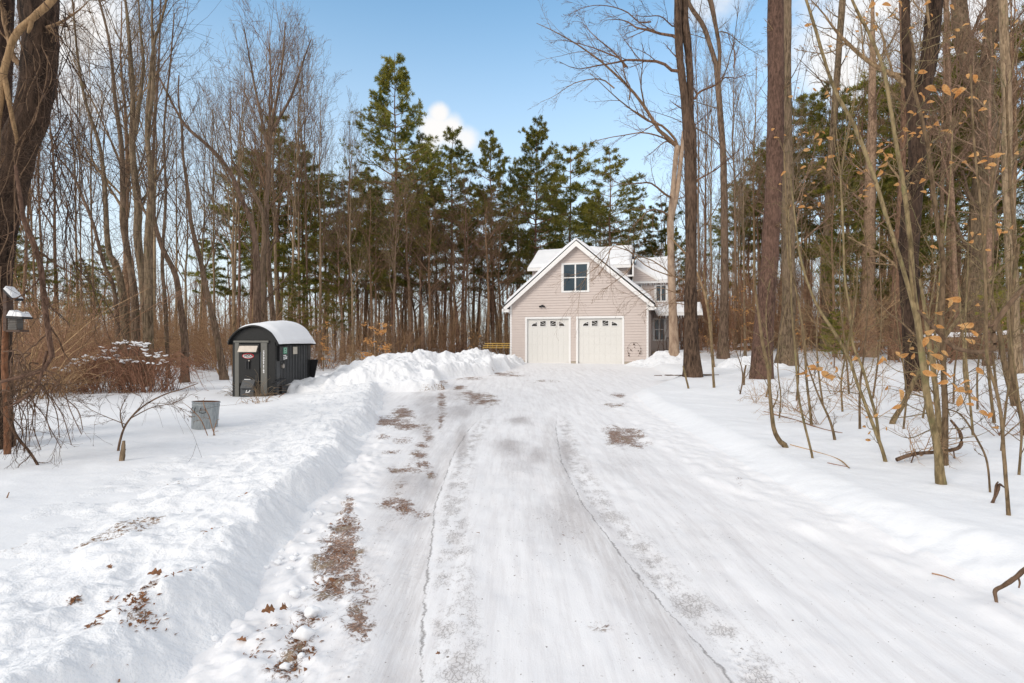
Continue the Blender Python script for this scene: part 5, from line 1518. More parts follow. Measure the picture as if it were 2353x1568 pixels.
SAP['j'] = sapling('small upright sapling behind the thin whip', [[(2284, 972, 8), (2276, 903, 7), (2268, 827, 6), (2265, 750, 5), (2262, 650, 4)]], seed=93)
SAP['k'] = sapling('short sapling stem standing right of the olive sapling', [[(2221, 905, 8), (2216, 850, 8), (2215, 812, 7), (2208, 740, 5), (2200, 640, 4)]], seed=94)
SAP['l'] = sapling('thin sapling in front of the forked dark tree', [[(1640, 890, 7), (1637, 840, 6), (1633, 770, 5), (1625, 700, 4), (1616, 620, 3)]], seed=95)
SAP['m'] = sapling('broken stick leaning against the forked dark tree', [[(1581, 892, 5), (1576, 870, 5), (1569, 840, 4)]], seed=96, twigs=dict(n=1, L=.1))
SAP['n'] = sapling('short bare stick in the snow left of the reddish trunk', [[(1709, 884, 5), (1709, 860, 5), (1713, 838, 4)]], seed=97, twigs=dict(n=2, L=.4))

r0 = random.Random(77)
for i, (x, y, tx, ty, w) in enumerate([(1700, 905, 1690, 760, 4), (1760, 912, 1772, 640, 5), (1790, 960, 1800, 700, 4), (1890, 930, 1876, 560, 5), (1935, 945, 1965, 600, 5), (1975, 985, 1990, 500, 6), (2005, 915, 2030, 520, 5), (2075, 985, 2062, 600, 5), (2120, 960, 2160, 560, 5), (2235, 1000, 2215, 520, 6), (2245, 940, 2290, 500, 5), (2190, 925, 2235, 480, 5), (2300, 1035, 2330, 560, 6), (2340, 1090, 2322, 640, 6), (1830, 920, 1822, 520, 5), (1950, 905, 1925, 420, 5), (2150, 900, 2180, 300, 6), (2290, 905, 2262, 250, 6)]):
    pts = [(x + (tx - x) * t + 9 * math.sin(t * 5 + i) * (t > 0), y + (ty - y) * t, w * (1 - .6 * t)) for t in np.linspace(0, 1, 6)]
    lean = 'leaning right' if tx - x > 12 else ('leaning left' if tx - x < -12 else 'upright')
    where = 'below the thick reddish trunk' if x < 1800 else ('among the bare stems left of the rough-footed sapling' if x < 2060 else ('behind the rough-footed sapling' if x < 2200 else 'among the saplings at the right edge'))
    q = sapling(None, [pts], seed=700 + i, twigs=dict(n=8, L=.24, t0=.12, ang=.75, rr=.4)); q['category'] = 'sapling'; q['group'] = 'thin whips on the right bank'
    auto.append((q, x, f'thin {lean} whip', where, 9))
def low_shrub(label, x, y, hpx, n, seed):
    g = np.random.default_rng(seed); b = on_ground(x, y); root = empty('twig_shrub', b, 0, label, 'shrub', 'low twiggy shrubs on the right bank')
    H = hpx / FOC * b[1]
    a = g.random(n) * 6.28; P = np.zeros((n, 8, 3)); P[:, 0, 2] = -.05; P[:, 0, :2] = g.normal(size=(n, 2)) * .03 * H
    d = np.stack([np.cos(a) * .9, np.sin(a) * .9, np.ones(n)], 1); L = H * (.6 + .9 * g.random(n))
    for k in range(1, 8):
        d = d + g.normal(size=(n, 3)) * .13 + np.array([0, 0, -.06]); d /= np.linalg.norm(d, axis=1, keepdims=True); P[:, k] = P[:, k - 1] + d * L[:, None] / 7
    R = np.linspace(.0065, .0028, 8)[None] * np.ones((n, 1)); t_ = TB(); t_.tubes(P, R, 4)
    a_, b_ = spawn(P, R, 6, .15, 1, .4, .8, -.01, .12, 6, .6, .4, g, .0026, .3); t_.tubes(a_, b_, 3)
    a_, b_ = spawn(a_, b_, 3, .2, 1, .5, .8, -.01, .12, 5, .7, .5, g, .0022, .3); t_.tubes(a_, b_, 3)
    link('crown', t_.me('shrub_twigs', M['twig_brown']), root)
for i, a in enumerate([('low twiggy shrub left of the leaning forked sapling', 1880, 975, 110, 7), ('spreading low twigs under the slanting grey pole', 2010, 960, 130, 9), ('twiggy shrub between bent sapling and straight thin sapling', 1825, 945, 100, 6), ('low dark twigs right of the black-barked trunk', 2160, 935, 120, 8), ('loose twigs at the right edge below the olive pair', 2300, 1000, 150, 8), ('small twiggy clump by the short bare stick', 1735, 925, 70, 5), ('twigs crossing in front of the green-barked trunk', 1915, 905, 130, 8), ('low arching twigs around the fallen branch', 2100, 1045, 110, 7)]):
    low_shrub(a[0], a[1], a[2], a[3], a[4], 760 + i)

# leaves still hanging on the beech saplings
def leaf_faces(pos, size, g):
    n = len(pos)
    d = g.normal(size=(n, 3)) * np.array([1.2, .3, .5]) + np.array([0, 0, -.18]); d /= np.linalg.norm(d, axis=1, keepdims=True)
    up = g.normal(size=(n, 3)) * .45 + np.array([0, -1.0, .35]); s = np.cross(d, up); s /= np.linalg.norm(s, axis=1, keepdims=True); nrm = np.cross(s, d)
    u = np.array([0, .12, .3, .52, .75, 1.0]); w = np.array([.0, .17, .25, .24, .15, .0]); cv = np.array([0, .02, .02, -.02, -.08, -.16])
    rows = []
    L = size[:, None]
    curl = g.uniform(-1.2, 2.6, size=(n, 1)); fold = g.uniform(.1, .9, size=(n, 1))
    for k in range(6):
        c = pos + d * L * (u[k] - .5) + nrm * L * cv[k] * curl
        rows.append(c - s * L * w[k] * .95 + nrm * L * w[k] * fold); rows.append(c); rows.append(c + s * L * w[k] * .95 + nrm * L * w[k] * fold)
    V_ = np.stack(rows, 1)
    b_ = np.arange(n)[:, None] * 18
    Qs = []
    for k in range(5):
        for c in (0, 1):
            Qs.append(np.concatenate([b_ + k * 3 + c, b_ + k * 3 + c + 1, b_ + (k + 1) * 3 + c + 1, b_ + (k + 1) * 3 + c], 1))
    return V_.reshape(-1, 3), np.concatenate(Qs)


L6 = [(650, 30, 72), (745, 30, 66), (825, 20, 50), (990, 15, 50), (680, 85, 40), (780, 90, 46), (600, 130, 40), (895, 170, 44), (310, 540, 40), (385, 555, 44), (450, 540, 44), (165, 580, 36), (255, 795, 50), (320, 815, 46), (200, 835, 48), (345, 855, 46), (400, 830, 46), (265, 900, 50), (375, 960, 50), (410, 940, 46), (240, 1010, 44), (120, 1040, 40), (60, 775, 40), (80, 830, 40),
      (1010, 537, 86), (1100, 543, 90), (1185, 555, 86), (960, 580, 84), (1290, 480, 70), (1320, 660, 62), (1215, 685, 50), (890, 680, 50), (1050, 745, 66), (1095, 790, 54), (965, 795, 60), (1000, 765, 46), (1190, 745, 56), (855, 775, 44), (895, 805, 46), (840, 835, 46), (755, 855, 50), (525, 820, 36), (570, 790, 40), (530, 940, 50), (700, 910, 50), (730, 930, 44), (575, 1045, 46), (620, 1030, 46), (700, 1040, 60), (725, 995, 60), (640, 1115, 46), (590, 1175, 46), (620, 1145, 40), (800, 1110, 46), (955, 1090, 56), (895, 1105, 40), (945, 965, 44), (1270, 930, 66), (1210, 980, 60), (1315, 975, 60), (1375, 990, 66), (1400, 935, 66), (1430, 930, 56), (1525, 920, 50), (230, 1245, 44), (280, 1250, 40), (335, 1230, 36), (1415, 1350, 46), (1420, 1390, 50), (1495, 1370, 56), (1260, 1410, 50), (1310, 1415, 56), (1255, 1450, 46), (1030, 1485, 56)]
L7 = [(1150, 235, 84), (1065, 315, 64), (970, 320, 50), (1225, 390, 84), (1260, 440, 66), (1250, 485, 62), (880, 480, 56), (1010, 430, 84), (1040, 470, 96), (975, 490, 72), (1045, 580, 84), (1050, 640, 84), (1105, 690, 84), (1000, 680, 84), (1090, 560, 56), (700, 600, 72), (550, 590, 50), (810, 560, 56), (850, 570, 66), (1180, 780, 84), (1150, 760, 66), (1210, 735, 76), (1175, 840, 84), (1245, 865, 46), (1270, 835, 56), (1325, 920, 66), (410, 620, 46), (300, 650, 50), (380, 690, 84), (410, 700, 66), (340, 650, 50), (235, 675, 76), (440, 655, 50), (835, 810, 84), (740, 765, 40), (680, 930, 36), (610, 1000, 34), (640, 1035, 34), (630, 1080, 38)]
leaves = [(1753 + x * .3818, y * .3818, s * .3818) for x, y, s in L6] + [(1753 + x * .3818, 598 + y * .3818, s * .3818) for x, y, s in L7]
rl = random.Random(4)
for (x, y, s_) in list(leaves):
    for q in range(rl.choice((0, 1, 1, 2))):
        leaves.append((x + rl.gauss(0, 26), y + rl.gauss(0, 20), s_ * rl.uniform(.45, .8)))
for q in range(26):
    leaves.append((rl.uniform(1840, 2340), rl.uniform(0, 140), rl.uniform(10, 20)))
# every cluster of leaves belongs to the sapling it hangs nearest to
owners = {'a': 1830, 'b': 1850, 'd': 1950, 'main': 2075, 'second': 2150, 'g': 2290}
bucket = {}
for lf in leaves:
    k = min(owners, key=lambda q: abs(owners[q] - lf[0]))
    if lf[1] > 800 and lf[0] > 2140: k = 'second'
    bucket.setdefault(k, []).append(lf)
g0 = np.random.default_rng(99)
for k, lst in bucket.items():
    root = SAP[k]; foot = np.array(root.location); Yx = root['_y']
    lst = sorted(lst, key=lambda q: q[1]); groups = []
    for lf in lst:
        for gr in groups:
            if math.hypot(gr[0][0] - lf[0], gr[0][1] - lf[1]) < 34: gr.append(lf); break
        else: groups.append([lf])
    tb_ = TB(); lv = TB()
    sk = [c for c in root.children if c.name.startswith('trunk')][0]
    co = np.empty(len(sk.data.vertices) * 3); sk.data.vertices.foreach_get('co', co); co = co.reshape(-1, 3) + foot
    sx_ = CX + co[:, 0] / co[:, 1] * FOC; sy_ = CY - (co[:, 2] - CAMZ) / co[:, 1] * FOC
    for gr in groups:
        mx = np.mean([q[0] for q in gr]); my = np.mean([q[1] for q in gr]); ms = np.mean([q[2] for q in gr])
        Yl = float(np.clip(FOC * .095 / ms, 3.0, Yx + .5)); 
        e = at(mx, my, Yl)
        j = np.argmin((sx_ - mx) ** 2 + (sy_ - (my + 30)) ** 2); s0 = co[j]
        mid = (s0 + e) / 2 + np.array([0, 0, -.04]) + g0.normal(size=3) * .03
        path = resample(np.array([s0, mid, e, e + (e - mid) * .15 + np.array([0, 0, -.01])]), 10) - foot
        tb_.tubes(path[None], np.linspace(.006, .0018, 10)[None], 4)
        pos = []; size = []
        for q in gr:
            Yq = Yl + g0.normal() * .06
            p = at(q[0], q[1], Yq); pos.append(p - foot); size.append(q[2] / FOC * Yq * .92)
            tb_.tubes(resample(np.array([path[6], (path[7] + p - foot) / 2, p - foot]), 5)[None], np.linspace(.0028, .0012, 5)[None], 3)
        V_, Q_ = leaf_faces(np.array(pos), np.array(size), g0); lv.quads(V_, Q_)
    link('crown', tb_.me('leaf_twigs', M['bark_young']), root)
    link('foliage', lv.me('foliage', M['beech_leaf']), root)
for r_ in list(SAP.values()): pass

strand('vine', 'dark red vine snaking across the saplings at the right edge', 'vine', 'deadwood', 5.0, [[(2362, 645, 10), (2352, 659, 10), (2307, 713, 11), (2284, 751, 11), (2284, 798, 10), (2266, 804, 9), (2242, 808, 9), (2192, 797, 9), (2150, 758, 8), (2120, 724, 6), (2108, 712, 4)]], twigs=dict(n=4, L=.12), seed=110, rough=.12)
strand('fallen_branch', 'dark red fallen branch lying across two sapling feet', 'branch', 'deadwood', on_ground(2100, 1062)[1], [[(2059, 1056, 9), (2097, 1043, 8), (2140, 1039, 8), (2173, 1036, 8), (2204, 1026, 8), (2208, 1003, 8), (2200, 985, 6), (2184, 965, 5)], [(2190, 1034, 3), (2195, 1060, 3), (2208, 1072, 2)], [(2100, 1043, 3), (2092, 1064, 2)]], twigs=dict(n=3, L=.15), seed=111, rough=.12)
strand('fallen_branch', 'bent reddish broken branch poking in from the right edge of the snow', 'branch', 'deadwood', on_ground(2290, 1385)[1], [[(2372, 1296, 11), (2352, 1309, 10), (2330, 1328, 10), (2305, 1345, 9), (2286, 1356, 9), (2287, 1372, 7), (2290, 1392, 7)], [(2336, 1322, 5), (2342, 1336, 4), (2340, 1350, 3)]], seed=112, rough=.12)
strand('stub', 'curled dark broken stub sticking out of snow beside the jointed sapling', 'branch', 'deadwood', on_ground(2280, 1155)[1], [[(2278, 1158, 7), (2286, 1138, 7), (2293, 1122, 7), (2296, 1112, 6), (2308, 1120, 3)], [(2284, 1142, 4), (2287, 1115, 4), (2293, 1106, 3)]], seed=113, rough=.2)
for i, (lab, ln) in enumerate([('long thin stick lying from the bent sapling toward the drive', [(1815, 1021, 3), (1870, 1036, 3), (1925, 1054, 3), (1951, 1075, 3)]), ('thin reddish stick on the snow near the bent sapling', [(1901, 1063, 3), (1925, 1068, 3), (1947, 1072, 2)]),
                               ('long thin branch low across the right bank behind saplings', [(1755, 945, 3), (1830, 965, 3), (1890, 985, 3), (1935, 994, 2)]), ('small reddish stick alone on open snow near the driveway on the right', [(2140, 1316, 3), (2165, 1322, 3), (2192, 1332, 2)]),
                               ('small reddish twig on the smooth snow at far left', [(10, 1155, 3), (16, 1142, 3), (21, 1130, 2)]), ('short twig on the snow bank left of the drive', [(540, 1148, 3), (560, 1150, 3), (575, 1157, 2)]),
                               ('dark twig bits lying on smooth snow left of the bank', [(340, 1137, 4), (348, 1134, 3), (355, 1136, 2)]), ('thin stalk slanting on the snow right of the bin', [(616, 934, 2), (640, 912, 2), (656, 902, 1)])]):
    Yx = on_ground(ln[1][0], ln[1][1])[1]
    pts = []
    for p in ln:
        q = on_ground(p[0], p[1]); pts.append((p[0], p[1], p[2], q[1] - Yx))
    if lab.startswith(('thin stalk', 'small reddish twig on the smooth')): pts = [(p[0], p[1], p[2]) for p in pts]
    strand('stick', lab, 'stick', 'twig_red' if 'reddish' in lab else 'twig_brown', Yx - .02, [pts], seed=120 + i, S=5)

# shrub leaning over beside the bin, and the stub at its foot
Yx = on_ground(270, 1035)[1]
special('shrub', 'leafless shrub with long canes arching right toward the bin', 'shrub', 'vine_dark', Yx, [[(272, 1030, 5), (284, 985, 4.5), (300, 960, 4), (315, 945, 4), (340, 925, 3.5), (380, 905, 3), (420, 893, 2.5), (455, 880, 1.5)]],
        [dict(p=[(284, 985), (276, 950), (284, 925), (300, 898)], w=5), dict(p=[(300, 960), (350, 935), (400, 925), (440, 905)], w=4), dict(p=[(290, 975), (240, 955), (200, 935), (165, 905)], w=3), dict(p=[(300, 958), (330, 920), (300, 900), (230, 895), (170, 902)], w=3), dict(p=[(340, 925), (400, 930), (440, 960)], w=2)], S=7, seed=130, ext=0, tw_up=-.01, flare=.1, rmin=.002)
strand('stump', 'short pale broken stem sticking up from snow left of the bin', 'stump', 'bark_grey', on_ground(280, 1058)[1], [[(280, 1066, 11), (281, 1045, 11), (283, 1028, 9), (284, 1012, 6)], [(282, 1038, 4), (288, 1032, 3)]], seed=131, rough=.15, part='stem')
strand('weed', 'dry weed stalks in front of the galvanised bin', 'weed', 'twig_brown', on_ground(490, 1000)[1], [[(497, 1008, 2), (488, 985, 2), (480, 955, 2), (470, 935, 2), (466, 918, 1)], [(480, 1008, 2), (462, 965, 2), (440, 940, 1.5), (425, 928, 1)], [(490, 1006, 2), (492, 985, 2), (498, 965, 1)]], twigs=dict(n=4, L=.2), seed=132)

# weeds round the boiler door
def weed_clump(label, x, y, n, h, sp, mat, seed):
    g = np.random.default_rng(seed); b = on_ground(x, y); b[1] -= 0
    root = empty('weed_clump', b, 0, label, 'weeds', 'weeds by the boiler')
    tb_ = TB()
    a = g.random(n) * 6.28; r = sp * np.sqrt(g.random(n))
    P = np.zeros((n, 6, 3)); P[:, 0, 0] = r * np.cos(a); P[:, 0, 1] = r * np.sin(a) * .5; P[:, 0, 2] = -.05
    d = np.stack([np.cos(a) * .4, np.sin(a) * .4, np.ones(n)], 1) + g.normal(size=(n, 3)) * .2
    L = h * (.4 + .8 * g.random(n))
    for k in range(1, 6):
        d = d + g.normal(size=(n, 3)) * .22 + np.array([0, 0, -.14 * k * .5]); d /= np.linalg.norm(d, axis=1, keepdims=True)
        P[:, k] = P[:, k - 1] + d * L[:, None] / 5
    tb_.tubes(P, np.linspace(.007, .003, 6)[None] * np.ones((n, 1)), 3)
    link('stalks', tb_.me('weed_stalks', M[mat]), root)


weed_clump('dry tan weeds at the left corner of the boiler front', 547, 908, 70, .62, .16, 'dry_grass', 140)
weed_clump('dry tan weeds at the right of the boiler door', 600, 910, 80, .75, .16, 'dry_grass', 141)
weed_clump('thin weeds lying on snow in front of the boiler', 590, 925, 26, .5, .30, 'twig_brown', 142)
weed_clump('weed stalks by the rear skid of the boiler', 722, 888, 14, .8, .2, 'twig_brown', 143)

# ------------------------------------------------------------------ brambles, brush and young growth
def brush_proto(seed, H=2.4, n=34, spread=.9, mat='twig_brown', arch=.10, r=.010):
    g = np.random.default_rng(seed)
    a = g.random(n) * 6.28; q = spread * .35 * np.sqrt(g.random(n))
    P = np.zeros((n, 9, 3)); P[:, 0, 0] = q * np.cos(a); P[:, 0, 1] = q * np.sin(a); P[:, 0, 2] = -.15
    d = np.stack([np.cos(a) * .35, np.sin(a) * .35, np.ones(n)], 1) + g.normal(size=(n, 3)) * .22
    L = H * (.45 + .75 * g.random(n))
    for k in range(1, 9):
        d = d / np.linalg.norm(d, axis=1, keepdims=True) + g.normal(size=(n, 3)) * .10 + np.stack([np.cos(a), np.sin(a), -np.ones(n)], 1) * arch * k / 4
        d /= np.linalg.norm(d, axis=1, keepdims=True)
        P[:, k] = P[:, k - 1] + d * L[:, None] / 8
    R = r * np.linspace(1, .35, 9)[None] * (.6 + .8 * g.random((n, 1)))
    tb_ = TB(); tb_.tubes(P, R, 4)
    t2 = TB()
    a_, b_ = spawn(P, R, 7, .15, 1.0, .32, .7, .0, .14, 5, .6, .4, g, r * .35, .3); t2.tubes(a_, b_, 3)
    a_, b_ = spawn(a_, b_, 4, .2, 1.0, .45, .7, .0, .16, 4, .7, .5, g, r * .3, .3); t2.tubes(a_, b_, 3)
    return tb_.me('brush_stems', M[mat]), t2.me('brush_twigs', M[mat])


brushes = [brush_proto(301, 2.6), brush_proto(302, 3.4, 26, 1.2, 'twig_brown', .05, .012), brush_proto(303, 1.8, 44, 1.0, 'twig_red', .20), brush_proto(304, 4.5, 16, .9, 'twig_brown', .02, .016), brush_proto(305, 2.2, 36, 1.1, 'twig_red', .12)]
BT = ['rounded brown thicket', 'tall loose thicket', 'low reddish bramble thicket', 'tall thin-stemmed thicket', 'reddish thicket']


def brush(x, y, k, s, xd):
    o = empty('thicket', (x, y, gz(x, y)), random.uniform(0, 6.28), None, 'shrub', 'leafless thickets in the woods')
    o.scale = (s * random.uniform(.9, 1.3), s * random.uniform(.9, 1.3), s)
    link('stems', brushes[k][0], o); link('twigs', brushes[k][1], o)
    auto.append((o, xd, BT[k], zone(xd), y))


def brush_fill(n, x0, x1, Y0, Y1, ks, s0, s1, seed):
    r = random.Random(seed)
    for i in range(n):
        xd = x0 + (x1 - x0) * (i + r.random()) / n; Y = r.uniform(Y0, Y1)
        brush(at(xd, 0, Y)[0], Y, r.choice(ks), r.uniform(s0, s1), xd)


brush_fill(11, -60, 190, 14, 24, (0, 1, 2, 4, 3), .8, 1.3, 21)
brush_fill(13, 100, 540, 22, 34, (0, 1, 3, 4, 1), .9, 1.5, 22)
brush_fill(10, 540, 880, 27, 36, (1, 3, 0), .8, 1.2, 23)
brush_fill(8, 880, 1165, 33, 42, (1, 3, 0, 3), .8, 1.3, 24)
brush_fill(14, 1600, 1900, 30, 44, (1, 3, 0, 4), .8, 1.5, 25)
brush_fill(14, 1900, 2400, 24, 42, (1, 3, 4, 3), .9, 1.6, 26)

# the big bramble mound with snow caught on top
bm = on_ground(262, 905); bm[1] = 17.3; bm = np.array([at(262, 0, 17.3)[0], 17.3, gz(at(262, 0, 17.3)[0], 17.3)])
root = empty('bramble_mound', bm, 0, 'wide reddish bramble mound with snow lumps caught on top', 'bramble')
g0 = np.random.default_rng(310)
n = 290
x0 = g0.uniform(-1.9, 1.9, n); y0 = g0.uniform(-.7, .7, n)
hm = 1.55 * np.sqrt(np.clip(1 - ((x0 - .2) / 2.15) ** 2, .05, 1))
sgn = np.where(g0.random(n) < .5, -1, 1); Lh = g0.uniform(.4, 1.3, n)
t = np.linspace(0, 1, 9)[None]
P = np.stack([x0[:, None] + (sgn * Lh)[:, None] * (t - .15) ** 1 * 1.2, y0[:, None] + g0.normal(size=(n, 1)) * .5 * t, -.1 + (hm * (.5 + .6 * g0.random(n)))[:, None] * np.sin(np.clip(t * 1.15, 0, 1) * math.pi * (.62 + .36 * g0.random((n, 1))))], -1)
P += np.cumsum(g0.normal(size=P.shape) * .022, 1)
tb_ = TB(); R_ = np.linspace(.011, .004, 9)[None] * (.6 + .7 * g0.random((n, 1))); tb_.tubes(P, R_, 4)
a_, b_ = spawn(P, R_, 4, .15, 1, .22, .7, -.03, .2, 5, .6, .4, g0, .004, .3); tb_.tubes(a_, b_, 3)
link('canes', tb_.me('bramble_canes', M['twig_red']), root)
sn = TB()
tops = [(-.95, .90), (-.75, 1.0), (-.55, 1.08), (-.45, 1.15), (-.2, 1.22), (0.05, 1.3), (.25, 1.42), (.5, 1.55), (.75, 1.58), (1.0, 1.58), (1.15, 1.5), (.9, 1.48), (1.45, 1.25), (1.6, 1.15), (.6, 1.0), (.85, .98), (1.05, 1.0), (-1.3, .7), (-1.1, .8), (1.7, .95), (.3, 1.15), (0.1, 1.05), (-1.6, .45), (1.3, 1.35)]
for (x, z) in tops:
    for q in range(g0.integers(4, 8)):
        c = np.array([x + g0.normal() * .14, g0.uniform(-.75, -.05), z + g0.normal() * .03]); rx, rz = g0.uniform(.03, .11), g0.uniform(.010, .032)
        th = np.linspace(0, math.pi, 7)
        Pq = (c[None] + np.stack([-rx * np.cos(th), .0 * th, .015 * np.sin(th * 2 + q)], 1))[None]
        sn.tubes(Pq, np.maximum(rz * np.sin(th), .003)[None], 8, .3, int(q + 3))
link('snow_clumps', sn.me('bramble_snow', M['snow_roof']), root)

# small beeches keeping their orange leaves at the wood's edge
def beech_small(label, xd, Y, H, n, seed, spread=.9, zlo=.1):
    g = np.random.default_rng(seed); p = at(xd, 0, Y); p[2] = gz(p[0], Y)
    root = empty('young_beech', p, 0, label, 'sapling', 'young beeches keeping orange leaves')
    t = np.linspace(0, 1, 10); Pt = np.stack([.05 * np.sin(t * 3) * H * .3, 0 * t, H * t - .1], 1)[None]; R = np.linspace(.025, .006, 10)[None]
    tb_ = TB(); tb_.tubes(Pt, R, 6); link('trunk', tb_.me('young_trunk', M['bark_young']), root)
    c = TB(); a_, b_ = spawn(Pt, R, 12, zlo, .95, .36 * spread, 1.25, .01, .08, 6, .4, .3, g, .004, .4); a_[..., 2] = a_[:, :1, 2] + (a_[..., 2] - a_[:, :1, 2]) * .5; c.tubes(a_, b_, 3)
    link('limbs', c.me('young_limbs', M['bark_young']), root)
    i = g.integers(0, len(a_), n); k = g.random(n) ** .7 * 4.99; kk = k.astype(int); f = (k - kk)[:, None]
    pos = a_[i, kk] * (1 - f) + a_[i, kk + 1] * f + g.normal(size=(n, 3)) * np.array([.06, .06, .04])
    V_, Q_ = leaf_faces(pos, g.uniform(.07, .12, n), g)
    l = TB(); l.quads(V_, Q_); link('foliage', l.me('young_foliage', M['beech_leaf']), root)


for i, a in enumerate([('orange-leaved young beech at the wood edge left of the snow heap', 862, 23.5, 2.6, 260, 1.0), ('smaller orange-leaved young beech close to the snow heap', 893, 25.5, 1.5, 130, 1.0), ('orange-leaved young beech right behind the boiler', 742, 27, 2.6, 130, .7),
                       ('orange-leaved beech between porch and thick reddish trunk', 1700, 30, 3.9, 160, 1.1), ('sparse orange-leaved beech far behind the forked tree', 1625, 34, 4.8, 90, .8), ('small orange-leaved beech behind the bent sapling', 1830, 27, 2.2, 60, 1.0), ('orange-leaved sprout left of the ladder', 1085, 31, 2.2, 30, .6)]):
    beech_small(a[0], a[1], a[2], a[3], a[4], 400 + i, a[5])

# small green pine low on the right
for lab, xd, Y, yt in (('tiny young pine with light green tips beside the green-barked trunk', 1915, 22, 700), ('low light green young pine at the right edge', 2345, 20, 520)):
    P = at(xd, 0, Y); H = CAMZ - (yt - CY) / FOC * Y - gz(P[0], Y); s = H / pines[4]['H']
    plant('young_pine', pines[4], P[0], Y, s, s * 1.25, 1.0, lab, 'tree', None)

# fallen logs under snow far right
def log(label, x0, y0, x1, y1, Y, w, seed, part_='log'):
    a, b_ = at(x0, y0, Y), at(x1, y1, Y); L = np.linalg.norm(b_ - a); r = w * Y / FOC / 2
    for p in (a, b_): p[2] = max(gz(p[0], p[1]) + r * .5, p[2])
    root = empty('fallen_log', a, 0, label, 'log', 'fallen logs in the woods')
    Pn = resample(np.array([a, (a + b_) / 2 + [0, .1, .02], b_]), 16) - a
    tb_ = TB(); tb_.tubes(Pn[None], np.full((1, 16), r), 10, .12, seed); link('log', tb_.me('log', M['bark']), root)
    n = 16; u = np.linspace(0, 1, 60)[:, None]; v = np.linspace(-1, 1, 14)[None]
    c = resample(Pn, 60)
    X = c[:, 0][:, None] + 0 * v; Yq = c[:, 1][:, None] + v * r * .95; Z = c[:, 2][:, None] + r * np.sqrt(np.clip(1 - (v * .9) ** 2, 0, 1)) + .015 + .09 * smooth(1, .4, np.abs(v)) * smooth(0, .08, u) * smooth(1, .92, u) * (1 + .5 * vnoise(X * 2, Yq, seed))
    grid_mesh('snow_cover', np.stack([X, Yq, Z], -1), M['snow_roof']).parent = root


log('snow-topped fallen log behind the stout right tree', 2118, 782, 2240, 778, 27, 20, 501)
log('snow-topped fallen log at the far right edge of the woods', 2255, 776, 2380, 770, 26, 18, 502)
log('thin snow-topped log lying behind the green-barked trunk', 1930, 792, 2060, 788, 33, 12, 503)
log('low snow-covered log between porch and reddish trunk', 1690, 800, 1745, 796, 36, 12, 504)
bp = on_ground(1580, 862); 
pk = empty('bark_slab', (bp[0], bp[1], bp[2]), math.radians(9), 'reddish slab of bark lying at the foot of the forked dark tree', 'bark slab')
mb = MB()
for i in range(7):
    x = -1.25 + i * .36; w_ = .05 + .05 * ((i * 7) % 3); mb.prism_x([(-w_, .0), (w_ * 1.2, .0), (w_ * .7, .018 + .012 * (i % 2)), (-w_ * .6, .022)], x + .05 * (i % 2), x + .26 + .06 * (i % 3))
mb.build('slab', M['deadwood'], pk)

# ------------------------------------------------------------------ far woods: countless trunks that read as one mass
def far_woods(name, label, n, X0, X1, Y0, Y1, H0, H1, seed, mat):
    g = np.random.default_rng(seed)
    x = g.uniform(X0, X1, n); y = g.uniform(Y0, Y1, n)
    k = x / y
    zb = ground(x, y) - .1
    H = g.uniform(H0, H1, n); t = np.linspace(0, 1, 7)
    P = np.stack([x[:, None] + g.normal(size=(n, 1)) * .5 * t + np.cumsum(g.normal(size=(n, 7)) * .12, 1), y[:, None] + 0 * t, zb[:, None] + H[:, None] * t], -1)
    R = g.uniform(.07, .17, n)[:, None] * (1 - .85 * t)[None]
    tb_ = TB(); tb_.tubes(P, R, 5)
    a, b_ = spawn(P, R, 13, .28, .98, .26, .6, .05, .1, 5, .5, .3, g, .018, .3); tb_.tubes(a, b_, 3)
    a, b_ = spawn(a, b_, 6, .2, 1, .42, .65, .04, .12, 4, .6, .4, g, .012, .3); tb_.tubes(a, b_, 3)
    o = link(name, tb_.me(name, M[mat])); tag(o, label, 'woods', None, 'stuff')


far_woods('distant_woods', 'far leafless woods behind everything on the left and centre', 190, -75, 8, 60, 100, 8, 14, 601, 'bark')
far_woods('distant_woods', 'far reddish-brown woods on the right', 270, 8, 95, 52, 100, 10, 17, 602, 'bark_pine')


def under(name, label, n, x0, x1, Y0, Y1, h0, h1, seed, mat):
    g = np.random.default_rng(seed)
    y = g.uniform(Y0, Y1, n); xd = g.uniform(x0, x1, n); x = (xd - CX) / FOC * y
    zb = ground(x, y) - .1; h = g.uniform(h0, h1, n); t = np.linspace(0, 1, 5)
    P = np.stack([x[:, None] + np.cumsum(g.normal(size=(n, 5)) * .14, 1), y[:, None] + np.cumsum(g.normal(size=(n, 5)) * .14, 1), zb[:, None] + h[:, None] * t], -1)
    R = g.uniform(.010, .024, n)[:, None] * (1 - .6 * t)[None]
    tb_ = TB(); tb_.tubes(P, R, 3)
    a, b_ = spawn(P, R, 4, .2, 1, .45, .6, .03, .15, 4, .6, .4, g, .008, .3); tb_.tubes(a, b_, 3)
    o = link(name, tb_.me(name, M[mat])); tag(o, label, 'undergrowth', None, 'stuff')


under('undergrowth', 'brown leafless undergrowth through the woods on the left', 2400, -250, 560, 28, 62, 1.2, 4.0, 611, 'twig_brown')
under('undergrowth', 'brown undergrowth through the woods in the centre', 1700, 560, 1250, 44, 70, 1.2, 4.5, 612, 'twig_brown')
under('undergrowth', 'reddish undergrowth through the woods on the right', 3600, 1500, 2650, 34, 66, 1.5, 6.5, 613, 'twig_red')
